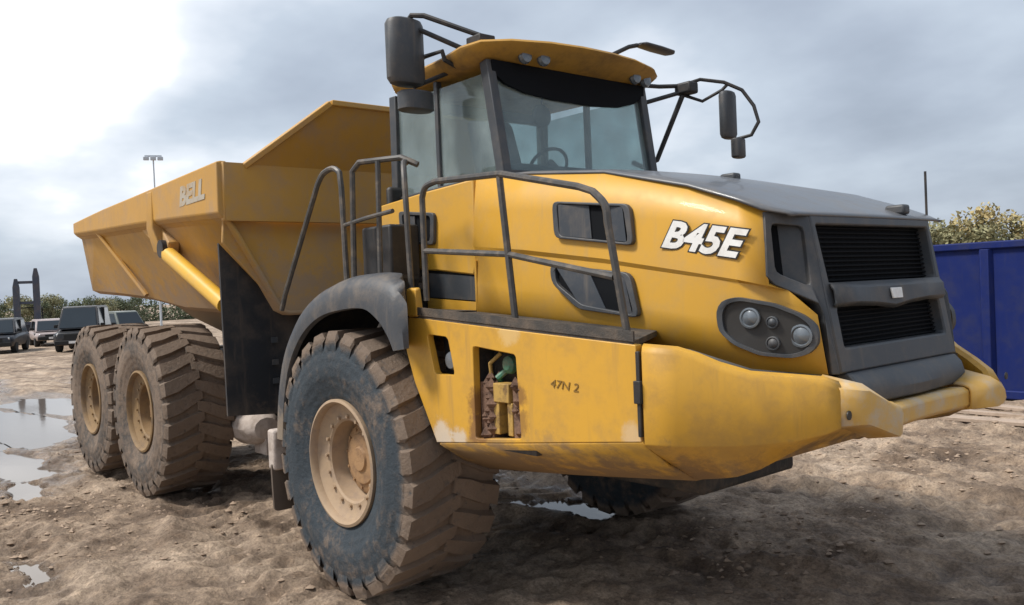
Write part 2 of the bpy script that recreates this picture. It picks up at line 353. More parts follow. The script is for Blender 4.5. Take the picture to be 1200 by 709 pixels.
def ground_h(x, y):
    d = np.sqrt((x - 2) ** 2 + (y + 1) ** 2)
    near = 1 - sstep(d, 22, 60)
    smooth = sstep(fbm(x + 5, y + 9, 0.22, 2), -0.15, 0.35) * (1 - 0.8 * sstep(y + 0.6 * x, 1.5, 4.0))             # packed, smoother patches
    clod = fbm(x, y, 1.9, 4, 0.55)
    h = 0.032 * fbm(x, y, 0.45, 3) + (0.062 - 0.040 * smooth) * clod + 0.045 * (1 - 0.7 * smooth) * (np.abs(fbm(x, y, 3.1, 3)) - .18) + 0.030 * (1 - 0.6 * smooth) * (np.abs(fbm(x + 3, y, 8.5, 3)) - .18) + 0.008 * fbm(x, y, 17, 2)
    h = h + 0.11 * sstep(y + 0.6 * x, 1.0, 4.0) * (np.abs(fbm(x * 0.8, y * 1.5 + 4, 1.3, 3)) - 0.15)
    # wheel ruts with lug imprints behind and beside the truck
    for yc, wd in ((-1.37, 0.42), (1.37, 0.42)):
        t = np.exp(-((y - yc - 0.10 * gnoise(x * 0.4, x * 0 + yc)) / wd) ** 4) * sstep(-x, -0.2, 0.5)
        h = h - 0.035 * t + 0.032 * t * np.clip(np.sin(2 * pi * (x + 0.55 * np.abs(y - yc)) / 0.26) * 1.6, -1, 1) * (0.7 + 0.5 * gnoise(x * 2, y * 2))
        h = h + 0.05 * np.exp(-((np.abs(y - yc) - 0.5) / 0.13) ** 2) * sstep(-x, -0.2, 0.5) * (0.5 + gnoise(x * 1.7, y * 1.7))
    for yc, sl, wd in ((-4.0, 0.10, 0.3), (5.2, -0.06, 0.35), (7.0, -0.10, 0.35), (3.4, 0.02, 0.3), (2.6, 0.16, 0.3), (-3.1, 0.04, 0.3), (-2.2, -0.22, 0.3), (0.4, 0.35, .3)):   # older tracks
        yy = y - yc - sl * x - 0.25 * gnoise(x * 0.3, x * 0 + yc)
        t = np.exp(-(yy / wd) ** 4) * 0.8
        h = h - 0.045 * t + 0.026 * t * np.clip(np.sin(2 * pi * (x + 0.5 * np.abs(yy)) / 0.26) * 1.5, -1, 1); h = h + 0.06 * np.exp(-((np.abs(yy) - wd * 1.2) / 0.12) ** 2) * (0.5 + gnoise(x * 1.7, y * 1.7))
    pm = pud_mask(x, y)
    flat = sstep(pm, -0.25, 0.02)
    h = h * (1 - 0.85 * flat) - 0.085 * sstep(pm, -0.12, 0.30)
    return h * near + (1 - near) * 0.02 * fbm(x, y, 0.05, 2), pm
def axis(dense0, dense1, step, far0, far1, g=1.085):
    a = list(np.arange(dense0, dense1, step)); s = step
    while a[-1] < far1: s *= g; a.append(a[-1] + s)
    s = step; lo = [dense0]
    while lo[-1] > far0: s *= g; lo.append(lo[-1] - s)
    return np.array(lo[:0:-1] + a)
gx = axis(-9.5, 3.2, 0.030, -1500, 1500); gy = axis(-4.4, 7.0, 0.034, -1500, 1500)
GX, GY = np.meshgrid(gx, gy, indexing='ij'); GH, GP = ground_h(GX, GY)
nx, ny = GX.shape
co = np.stack([GX, GY, GH], -1).reshape(-1, 3).astype(np.float32)
idx = np.arange(nx * ny).reshape(nx, ny)
quads = np.stack([idx[:-1, :-1], idx[1:, :-1], idx[1:, 1:], idx[:-1, 1:]], -1).reshape(-1, 4)
me = bpy.data.meshes.new('ground'); me.vertices.add(len(co)); me.vertices.foreach_set('co', co.ravel())
me.loops.add(quads.size); me.loops.foreach_set('vertex_index', quads.ravel().astype(np.int32))
me.polygons.add(len(quads)); me.polygons.foreach_set('loop_start', np.arange(0, quads.size, 4, dtype=np.int32)); me.polygons.foreach_set('loop_total', np.full(len(quads), 4, dtype=np.int32))
me.update(); me.polygons.foreach_set('use_smooth', np.ones(len(quads), dtype=bool))
at = me.attributes.new('wet', 'FLOAT', 'POINT')                        # how soaked the mud is: around puddles and in hollows
wet = np.clip(sstep(GP, -0.55, 0.05) + 0.5 * sstep(-GH, 0.015, 0.075), 0, 1)
at.data.foreach_set('value', wet.reshape(-1).astype(np.float32))
ground = bpy.data.objects.new('ground', me); COL.objects.link(ground); ground['kind'] = 'structure'
def ground_mat():
    M = bpy.data.materials.new('churned_mud'); M.use_nodes = True; t = M.node_tree; b = t.nodes['Principled BSDF']; L = t.links.new
    geo = t.nodes.new('ShaderNodeNewGeometry').outputs['Position']
    def nz(s, d=6, r=0.6):
        n = t.nodes.new('ShaderNodeTexNoise'); n.inputs['Scale'].default_value = s; n.inputs['Detail'].default_value = d; n.inputs['Roughness'].default_value = r; L(geo, n.inputs[0]); return n.outputs[0]
    def ramp(src, st):
        r = t.nodes.new('ShaderNodeValToRGB'); e = r.color_ramp.elements
        e[0].position, e[0].color = st[0][0], (*st[0][1], 1); e[1].position, e[1].color = st[-1][0], (*st[-1][1], 1)
        for p, c in st[1:-1]: q = e.new(p); q.color = (*c, 1)
        L(src, r.inputs[0]); return r.outputs[0]
    def mx(f, a, c, mode='MIX'):
        n = t.nodes.new('ShaderNodeMix'); n.data_type = 'RGBA'; n.blend_type = mode
        if isinstance(f, float): n.inputs[0].default_value = f
        else: L(f, n.inputs[0])
        for i, v in ((6, a), (7, c)):
            if isinstance(v, tuple): n.inputs[i].default_value = (*v, 1)
            else: L(v, n.inputs[i])
        return n.outputs[2]
    a = t.nodes.new('ShaderNodeAttribute'); a.attribute_name = 'wet'
    big = ramp(nz(0.35, 5), [(0.36, (0.28, 0.20, 0.138)), (0.5, (0.47, 0.355, 0.255)), (0.64, (0.62, 0.485, 0.36))])
    fine = ramp(nz(7, 8, 0.7), [(0.3, (0.42, 0.40, 0.39)), (0.5, (0.8, 0.8, 0.8)), (0.72, (1.15, 1.13, 1.1))])
    c = mx(1.0, big, fine, 'MULTIPLY')
    c = mx(1.0, c, ramp(nz(38, 6, 0.75), [(0.32, (0.5, 0.48, 0.47)), (0.55, (1, 1, 1)), (0.75, (1.3, 1.28, 1.25))]), 'MULTIPLY')
    c = mx(1.0, c, ramp(nz(1.4, 5, 0.6), [(0.36, (0.60, 0.56, 0.53)), (0.48, (0.92, 0.91, 0.90)), (0.62, (1.18, 1.18, 1.18))]), 'MULTIPLY')
    c = mx(a.outputs['Fac'], c, mx(1.0, c, (0.60, 0.57, 0.55), 'MULTIPLY'))
    L(c, b.inputs['Base Color'])
    mr = t.nodes.new('ShaderNodeMapRange'); mr.inputs['To Min'].default_value = 0.85; mr.inputs['To Max'].default_value = 0.17; L(a.outputs['Fac'], mr.inputs[0]); L(mr.outputs[0], b.inputs['Roughness'])
    bp = t.nodes.new('ShaderNodeBump'); bp.inputs['Strength'].default_value = 1.0; bp.inputs['Distance'].default_value = 0.04
    L(nz(15, 8, 0.75), bp.inputs['Height']); L(bp.outputs[0], b.inputs['Normal'])
    return M
me.materials.append(ground_mat())
# puddle water: flat sheets lying in the hollows
M_wat = bpy.data.materials.new('muddy_water'); M_wat.use_nodes = True
_b = M_wat.node_tree.nodes['Principled BSDF']; _b.inputs['Base Color'].default_value = (0.13, 0.10, 0.075, 1); _b.inputs['Roughness'].default_value = 0.06; _b.inputs['IOR'].default_value = 1.33
_n = M_wat.node_tree.nodes.new('ShaderNodeTexNoise'); _n.inputs['Scale'].default_value = 9; _bp = M_wat.node_tree.nodes.new('ShaderNodeBump'); _bp.inputs['Strength'].default_value = 0.05; _bp.inputs['Distance'].default_value = 0.02
M_wat.node_tree.links.new(_n.outputs[0], _bp.inputs['Height']); M_wat.node_tree.links.new(_bp.outputs[0], _b.inputs['Normal'])
for (px, py, a, b, rot) in PUD:
    R_ = a * 1.7 + 0.9; s_ = max(0.05, a / 22)
    xs = np.arange(px - R_, px + R_, s_); ys = np.arange(py - b * 2 - .8, py + b * 2 + .8, s_)
    X_, Y_ = np.meshgrid(xs, ys, indexing='ij'); mk = pud_mask(X_, Y_)
    mb = MB(); vid = {}
    def vtx(i, j):
        if (i, j) not in vid:
            vid[(i, j)] = len(mb.v); mb.v.append((float(xs[i]), float(ys[j]), WATER))
        return vid[(i, j)]
    ins = mk > -0.03
    for i in range(len(xs) - 1):
        for j in range(len(ys) - 1):
            if ins[i:i + 2, j:j + 2].any():
                # each cell goes to the nearest puddle so that sheets never overlap
                best = min(range(len(PUD)), key=lambda q: ((xs[i] - PUD[q][0]) / PUD[q][2]) ** 2 + ((ys[j] - PUD[q][1]) / PUD[q][3]) ** 2)
                if PUD[best][0] == px and PUD[best][1] == py: mb.f.append((vtx(i, j), vtx(i + 1, j), vtx(i + 1, j + 1), vtx(i, j + 1)))
    if mb.f: tag(mb.build('puddle', M_wat), kind='structure')
# loose clods of mud
mb = MB()
cx_ = rng.uniform(-8.5, 3.5, 30000); cy_ = rng.uniform(-4.5, 9.5, 30000)
hh, pp = ground_h(cx_, cy_); dn = fbm(cx_, cy_, 0.5, 2)
for x, y, h, q, d in zip(cx_, cy_, hh, pp, dn):
    if q > -0.1 or d < rng.uniform(-0.35, 0.5): continue
    r = 0.008 + 0.034 * rng.random() ** 4
    v = [(x + r * sx * rng.uniform(.6, 1.4), y + r * sy * rng.uniform(.6, 1.4), h + r * 0.6 * sz * rng.uniform(.6, 1.3)) for sx, sy, sz in ((1, 0, .2), (.2, 1, 0), (-1, .1, 0), (0, -1, .1), (0, 0, 1), (0, 0, -1))]
    mb.add(v, [(0, 1, 4), (1, 2, 4), (2, 3, 4), (3, 0, 4), (1, 0, 5), (2, 1, 5), (3, 2, 5), (0, 3, 5)])
M_clod = mat('clod_mud', (0.38, 0.28, 0.20), 0.85, dirt=(0.12, 0.085, 0.06), dirt_amt=0.9, dirt_scale=1.5, bump=0.6, bump_scale=60)
tag(mb.build('mud_clods', M_clod, sharp=60), kind='stuff')

# ================================================================== THE DUMP TRUCK
T = thing('dump_truck', (0, 0, 0), 'muddy yellow articulated dump truck with black railings and a raised cab, filling the picture', 'dump truck')
# ---------------------------------------------------------------- wheels
def tyre_mesh(material):
    mb = MB()
    half = [(.42, -.27), (.44, -.315), (.49, -.342), (.60, -.368), (.615, -.374), (.66, -.378), (.72, -.374), (.79, -.364), (.85, -.345), (.882, -.325), (.893, -.2), (.895, 0)]
    mb.lathe(half + [(r, -y) for r, y in half[-2::-1]], 96)
    n = 26; pitch = 2 * pi / n
    for side in (-1, 1):
        for k in range(n):
            a0 = k * pitch + (0 if side < 0 else pitch / 2)
            st = [(.364, .800, 0.0, .066), (.368, .868, 0.0, .082), (.345, .928, 0.0, .085), (.21, .934, .040, .084), (.10, .934, .095, .078), (-.03, .930, .15, .060)]
            jr = random.uniform(-.012, .003); sk = [random.uniform(-.006, .006) for _ in range(4)]
            rings = []
            for (y, r, sh, hw) in st:
                a = a0 + sh; rb = min(r - .02, .880)
                ring = []
                for (aa, rr) in ((a - hw * 1.12, rb), (a - hw * .88, r + jr), (a + hw * .88, r + jr), (a + hw * 1.12, rb)):
                    aa += random.uniform(-.005, .005); ring.append((rr * cos(aa), side * (y + random.uniform(-.004, .004)), rr * sin(aa)))
                rings.append(ring)
            mb.loft(rings)
    return mb.build('tyre', material, data_only=True, sharp=28)
def rim_mesh(material):
    mb = MB()
    mb.lathe([(.43, -.27), (.446, -.315), (.448, -.345), (.428, -.352), (.414, -.335), (.408, -.30), (.385, -.285), (.33, -.262), (.300, -.262), (.285, -.25), (.275, -.13), (.262, -.10), (.0, -.10)], 72)
    mb.lathe([(.47, .30), (.46, .33), (.43, .30), (.40, .0), (.0, .0)], 48)
    for k in range(16):                                              # wheel nuts on the flange
        a = 2 * pi * k / 16; mb.lathe([(.014, -.262), (.014, -.282), (0, -.282)], 6, (.317 * cos(a), 0, .317 * sin(a)))
    return mb.build('rim', material, data_only=True)
def hub_mesh(material):
    mb = MB()
    mb.lathe([(.255, -.09), (.255, -.135), (.235, -.15), (.19, -.155), (.175, -.175), (.09, -.18), (.08, -.195), (.0, -.195)], 48)
    mb.lathe([(.20, .0), (.20, .55), (0, .55)], 24)
    for k in range(12):
        a = 2 * pi * k / 12; mb.lathe([(.012, -.15), (.012, -.165), (0, -.165)], 6, (.213 * cos(a), 0, .213 * sin(a)))
    return mb.build('wheel', material, data_only=True)
tyF, tyB = tyre_mesh(M_tyf), tyre_mesh(M_tyb); rmF, rmB = rim_mesh(M_rimf), rim_mesh(M_rimb); hbF, hbB = hub_mesh(M_hub), hub_mesh(M_hub)
RT = 0.925
for x, front in ((0, True), (-4.44, False), (-6.39, False)):
    for s in (-1, 1):
        wh = bpy.data.objects.new('wheel', hbF if front else hbB); COL.objects.link(wh); wh.parent = T; wh.location = (x, s * 1.37, RT)
        wh.rotation_euler = (0, 0.37 * (x + s), 0 if s < 0 else pi)
        for nm, d in (('tyre', tyF if front else tyB), ('rim', rmF if front else rmB)):
            o = bpy.data.objects.new(nm, d); COL.objects.link(o); o.parent = wh
# ---------------------------------------------------------------- chassis
mb = MB(); mb.box(-1.2, 2.2, -.5, .5, .80, 1.35); mb.box(-1.25, 1.2, -.93, .93, 1.35, 1.95); mb.box(1.2, 2.7, -.85, .85, 1.10, 1.6)
mb.build('front_frame', M_chs, T, bevel=.03)
mb = MB(); mb.box(-7.0, -1.75, -.62, -.40, 1.0, 1.5); mb.box(-7.0, -1.75, .40, .62, 1.0, 1.5)
for x in (-2.1, -3.2, -5.4, -6.9): mb.box(x - .12, x + .12, -.40, .40, 1.05, 1.45)
mb.build('rear_frame', M_chs, T, bevel=.02)
mb = MB()
mb.tube([(-1.75, 0, .6), (-1.75, 0, 1.65)], .22, 16); mb.box(-2.1, -1.2, -.3, .3, .7, .95); mb.box(-2.1, -1.2, -.3, .3, 1.25, 1.5)
mb.build('hitch_joint', M_chs, T, bevel=.02)
for x in (0, -4.44, -6.39):
    mb = MB(); mb.tube([(x, -1.1, RT), (x, 1.1, RT)], .17, 16); mb.lathe([(.0, -.34), (.2, -.3), (.33, -.12), (.33, .12), (.2, .3), (0, .34)], 20, (x, 0, RT)); mb.build('axle', M_chs, T)
mb = MB(); rows = []
for i in range(9):
    a = i / 8 * pi; r = .24 * sin(a) ** .6 + .002
    rows.append([(-3.55 + .36 * -cos(a), -.80 + r * cos(t * pi / 6), .73 + r * .85 * sin(t * pi / 6)) for t in range(12)])
mb.grid(rows, close=True); mb.box(-3.5, -3.2, -.82, -.55, .45, .62)
mb.build('suspension_housing', M_mudp, T)
for s in (-1, 1):                                                     # hydraulic tank and boxes beside the frame
    mb = MB(); mb.box(-1.15, -.5 - .6, s * .95 - .3, s * .95 + .3, .9, 1.6); mb.build('side_tank', M_blk, T, bevel=.04)
# ---------------------------------------------------------------- front fenders
def fender(s):
    outer = [(-1.02, 1.00), (-.96, 1.35), (-.82, 1.70), (-.56, 1.98), (-.22, 2.15), (.15, 2.23), (.52, 2.235), (.80, 2.18), (.96, 2.07), (1.0, 1.92), (1.0, 1.76)]
    inner = [(-.84, 1.00), (-.78, 1.32), (-.66, 1.60), (-.44, 1.82), (-.16, 1.95), (.16, 2.0), (.45, 2.005), (.62, 1.935), (.71, 1.86), (.76, 1.80), (.80, 1.735)]
    def sm_(P, k=4):
        r = []
        for i in range(len(P) - 1):
            p0 = P[max(i - 1, 0)]; p1 = P[i]; p2 = P[i + 1]; p3 = P[min(i + 2, len(P) - 1)]
            for j in range(k):
                t = j / k
                r.append(tuple(.5 * (2 * p1[c] + (p2[c] - p0[c]) * t + (2 * p0[c] - 5 * p1[c] + 4 * p2[c] - p3[c]) * t * t + (3 * p1[c] - p0[c] - 3 * p2[c] + p3[c]) * t ** 3) for c in (0, 1)))
        return r + [P[-1]]
    O, I = sm_(outer), sm_(inner); rows = []
    for (ox, oz), (ix, iz) in zip(O, I):
        def mixp(t): return (ox + (ix - ox) * t, oz + (iz - oz) * t)
        row = []
        for t, y in ((0.10, .95), (0.02, 1.3), (0.0, 1.52), (0.04, 1.63), (.18, 1.70), (.42, 1.735), (.72, 1.745), (1.0, 1.74), (1.03, 1.70), (.6, 1.66), (.22, 1.58), (.16, 1.3), (.2, .95)):
            px, pz = mixp(t); row.append((min(px, .05 + max(0.0, y - 1.20) * 1.74), s * y, pz))
        rows.append(row)
    mb = MB(); mb.grid(rows, close=True); n = len(rows[0]); mb.f.append(tuple(range(n))); mb.f.append(tuple(len(mb.v) - n + k for k in range(n)))
    mb.build('fender', M_fen, T, sharp=50)
    mb = MB(); mb.box(-1.10, -.98, s * 1.66 - .09, s * 1.66 + .09, .74, 1.06); mb.build('flap_bracket', M_mudp, T, bevel=.02)
    mb = MB(); mb.plate(rounded([(-1.04, s * 1.32, .80), (-1.04, s * 1.76, .80), (-1.02, s * 1.76, .42), (-1.02, s * 1.32, .42)], .04), off=(.025, 0, 0)); mb.build('mudflap', M_flap, T)
fender(-1); fender(1)
# ---------------------------------------------------------------- lower side panels beside the engine
YS = -1.55
def xz(pts, y): return [(x, y, z) for x, z in pts]
def side_panel(s):
    y = s * 1.55
    outer = xz([(.70, 1.94), (.66, 1.72), (.74, 1.52), (.96, 1.15), (1.6, 1.215), (2.655, 1.335), (2.64, 1.80), (1.7, 1.865)], y)
    h1 = rounded(xz([(.90, 1.83), (1.12, 1.815), (1.18, 1.58), (.97, 1.58)], y), .03)
    h2 = rounded(xz([(1.37, 1.765), (1.755, 1.725), (1.775, 1.255), (1.36, 1.215)], y), .02)
    mb = MB(); mb.plate(outer, [h1, h2], (0, -s * .05, 0))
    p = mb.build('side_panel', M_pan, T, bevel=.006)
    mb = MB(); mb.plate(xz([(.86, 1.88), (1.22, 1.86), (1.25, 1.53), (.90, 1.53)], s * 1.40), off=(0, -s * .02, 0)); mb.build('recess', M_blk, p)
    mb = MB(); mb.lathe([(0, 0), (.055, .0), (.06, -.012), (.05, -.03), (0, -.034)] if s < 0 else [(0, 0), (.055, 0), (.06, .012), (.05, .03), (0, .034)], 16, (1.075, s * 1.475, 1.665)); mb.build('marker_lamp', M_lens, p)
    # recessed filler bay: muddy back and side walls
    mb = MB()
    ys0, ys1 = sorted((s * 1.497, s * 1.37))
    mb.box(1.30, 1.84, *sorted((s * 1.37, s * 1.35)), 1.16, 1.82)
    mb.box(1.30, 1.345, ys0, ys1, 1.16, 1.82); mb.box(1.79, 1.84, ys0, ys1, 1.16, 1.82); mb.box(1.345, 1.79, ys0, ys1, 1.16, 1.21); mb.box(1.345, 1.79, ys0, ys1, 1.78, 1.82)
    mb.build('filler_bay', M_chs, p)
    mb = MB(); r0 = random.Random(4)
    for k in range(70):                                               # lumps of caked mud on both cheeks
        x = r0.choice((1.40 + r0.random() * .09, 1.68 + r0.random() * .09)); z = 1.24 + r0.random() * .34; q = .02 + r0.random() * .03
        yy = s * (1.52 - r0.random() * .08)
        mb.add([(x + q, yy, z), (x, yy + s * q, z), (x - q, yy, z), (x, yy - s * q, z), (x, yy, z + q * 1.2), (x, yy, z - q)], [(0, 1, 4), (1, 2, 4), (2, 3, 4), (3, 0, 4), (1, 0, 5), (2, 1, 5), (3, 2, 5), (0, 3, 5)])
    mb.box(1.365, 1.475, *sorted((s * 1.50, s * 1.39)), 1.215, 1.55); mb.box(1.66, 1.77, *sorted((s * 1.50, s * 1.39)), 1.225, 1.56)
    mb.build('mud_cake', M_mud, p, sharp=60)
    mb = MB(); mb.box(1.50, 1.64, *sorted((s * 1.515, s * 1.42)), 1.44, 1.55); mb.box(1.485, 1.535, *sorted((s * 1.505, s * 1.42)), 1.25, 1.44); mb.box(1.61, 1.655, *sorted((s * 1.505, s * 1.42)), 1.25, 1.44)
    mb.tube([(1.50, s * 1.44, 1.72), (1.44, s * 1.48, 1.66), (1.43, s * 1.46, 1.56), (1.46, s * 1.44, 1.50)], .014, 7); mb.build('latch_bracket', M_latch, p, bevel=.008)
    mb = MB(); mb.lathe([(0, 0), (.045, 0), (.055, s * .02), (.05, s * .045), (.03, s * .06), (0, s * .06)], 18, (1.585, s * 1.42, 1.655)); mb.tube([(1.62, s * 1.41, 1.70), (1.68, s * 1.46, 1.66), (1.72, s * 1.42, 1.60)], .018, 8); mb.tube([(1.53, s * 1.42, 1.62), (1.50, s * 1.47, 1.58), (1.47, s * 1.42, 1.54)], .02, 8)
    mb.build('filler_cap', M_grn, p)
    # walkway on top
    mb = MB(); mb.plate([(.72, s * 1.545, 1.952), (2.62, s * 1.545, 1.815), (2.30, s * .985, 1.83), (.72, s * .985, 1.945)], off=(0, 0, -.03)); wk = mb.build('walkway', M_deck, T)
    mb = MB(); mb.plate([(.78, s * 1.552, 1.952), (2.63, s * 1.552, 1.815), (2.63, s * 1.552, 1.866), (.78, s * 1.552, 2.003)], off=(0, -s * .012, 0)); mb.build('kick_plate', M_deck, wk)
    mb = MB(); mb.plate([(.0, s * 1.40, 1.985), (.70, s * 1.50, 1.965), (.70, s * .985, 1.955), (.0, s * .985, 1.975)], off=(0, 0, -.03)); mb.build('step_tread', M_deck, T)
    # belly plates tuck in under the panel
    mb = MB()
    rows = [[(x, s * y, z) for y, z in pr] for x, pr in ((.99, ((1.545, 1.15), (1.36, 1.02), (1.15, .93), (.5, .93))), (1.8, ((1.545, 1.235), (1.36, 1.10), (1.15, 1.0), (.5, 1.0))), (2.66, ((1.545, 1.335), (1.36, 1.19), (1.15, 1.09), (.5, 1.06))))]
    mb.grid(rows); mb.build('belly_plate', M_bump, T, solid=.02)
    return p
PNL = side_panel(-1); side_panel(1)
text('marker_writing', '47N 2', .062, M_pen, PNL, (2.14, -1.553, 1.575), (1, 0, -.07), (0, 0, 1), depth=.001, shear=.15, sx=1.35)
mb = MB(); mb.plate([(.70, -1.50, 1.94), (.70, -1.56, 1.94), (.70, -1.56, 2.12), (.70, -1.52, 2.13)], off=(.11, 0, 0)); mb.build('corner_post', M_yel, T, bevel=.012)
# ---------------------------------------------------------------- bumper
def bumper(s):
    k = s
    # plan stations: (x, |y|, top, crease, bottom_in_y, bottom z)
    if s < 0: st = [(2.672, 1.550, 1.790, 1.335, 1.16, 1.095), (2.80, 1.452, 1.772, 1.325, 1.15, 1.115), (2.87, 1.398, 1.742, 1.325, 1.16, 1.13), (2.95, 1.335, 1.695, 1.325, 1.17, 1.15), (3.06, 1.245, 1.648, 1.33, 1.14, 1.195), (3.20, 1.12, 1.628, 1.345, 1.05, 1.29), (3.30, 1.02, 1.612, 1.375, .99, 1.355), (3.345, .965, 1.585, 1.40, .955, 1.385)]
    else: st = [(2.672, 1.550, 1.770, 1.36, 1.16, 1.10), (2.84, 1.40, 1.66, 1.38, 1.15, 1.115), (2.98, 1.24, 1.600, 1.40, 1.12, 1.15), (3.15, 1.11, 1.53, 1.40, 1.03, 1.24), (3.27, 1.02, 1.47, 1.36, .98, 1.29), (3.335, .93, 1.42, 1.34, .92, 1.30)]
    rows = []
    for x, y, zt, zm, yb, zb in st:
        rows.append([(x - .05, s * (y - .075), zt - .16), (x - .035, s * (y - .065), zt - .01), (x - .025, s * (y - .05), zt + .004), (x - .004, s * (y - .016), zt - .006), (x + .004, s * (y - .002), zt - .03), (x + .004, s * y, zm), (x + .001, s * (y - .004), zm - .007), (x - .03, s * yb, zb), (x - .08, s * (yb - .2), zb + .01)])
    mb = MB(); mb.grid(rows)
    # cheek and ear: front face from the corner to the tow-eye nose
    x0, y0, zt0 = st[-1][0], st[-1][1], st[-1][2]
    zb0 = st[-1][5]
    nose_t, nose_b = (1.445, 1.315)
    fr = [[(x0 - .16, s * (y0 - .06), zt0 - .03), (x0 - .03, s * (y0 - .012), zt0 + .004), (x0 + .002, s * y0, zt0 - .02), (x0 + .004, s * y0, zt0 - .06), (x0 - .004, s * y0, zb0 + .02), (x0 - .10, s * (y0 - .02), zb0 - .01)],
          [(x0 - .16, s * .82, zt0 + .02), (3.37, s * .80, zt0 - .015), (3.405, s * .80, zt0 - .045), (3.41, s * .80, zt0 - .085), (3.40, s * .80, zb0 + .01), (3.28, s * .80, zb0 - .02)],
          [(3.22, s * .66, 1.50), (3.40, s * .62, nose_t + .02), (3.44, s * .61, nose_t), (3.45, s * .60, nose_t - .03), (3.445, s * .60, nose_b), (3.30, s * .62, nose_b - .02)],
          [(3.20, s * .58, 1.47), (3.38, s * .53, nose_t + .008), (3.41, s * .52, nose_t - .01), (3.422, s * .515, nose_t - .04), (3.415, s * .515, nose_b), (3.28, s * .56, nose_b - .02)],
          [(3.18, s * .48, 1.44), (3.32, s * .45, 1.435), (3.355, s * .44, 1.425), (3.37, s * .43, 1.40), (3.365, s * .43, 1.315), (3.24, s * .46, 1.29)]]
    b = mb.build('bumper_wing', M_bump, T, solid=.02, sharp=40)
    mb = MB(); mb.grid(fr); mb.build('bumper_ear', M_ear, b, solid=.02, sharp=40)
    mb = MB(); mb.lathe([(0, 0), (.022, 0), (.022, .006), (0, .006)], 12); mb.v = [(3.372 + y_, s * .93 + x_ * .9, 1.445 + z_) for x_, y_, z_ in mb.v]; mb.build('bolt_hole', M_drk, b)
    return b
bumper(-1); bumper(1)
mb = MB(); mb.loft([[(3.20, y, 1.42), (3.33 - .03 * (1 - (y / .46) ** 2), y, 1.428), (3.362 - .03 * (1 - (y / .46) ** 2), y, 1.405), (3.36 - .03 * (1 - (y / .46) ** 2), y, 1.325), (3.33 - .03 * (1 - (y / .46) ** 2), y, 1.305), (3.20, y, 1.30)] for y in (-.45, -.3, -.15, 0, .15, .3, .45)]); mb.build('bumper_bar', M_ear, T, bevel=.008)
for s in (-1, 1):                                                     # hinge strip where panel and bumper meet
    mb = MB(); mb.box(2.646, 2.668, *sorted((s * 1.545, s * 1.562)), 1.36, 1.77); mb.box(2.635, 2.678, *sorted((s * 1.545, s * 1.572)), 1.52, 1.63); mb.build('panel_hinge', M_blk, T, bevel=.004)
mb = MB(); mb.plate([(2.84, -1.0, 1.15), (2.84, 1.0, 1.15), (3.12, .6, 1.34), (3.12, -.6, 1.34)], off=(-.02, 0, .03)); mb.plate([(2.84, -1.1, 1.13), (2.84, 1.1, 1.13), (2.5, 1.1, 1.09), (2.5, -1.1, 1.09)], off=(0, 0, .02)); mb.build('chin_plate', M_bump, T)
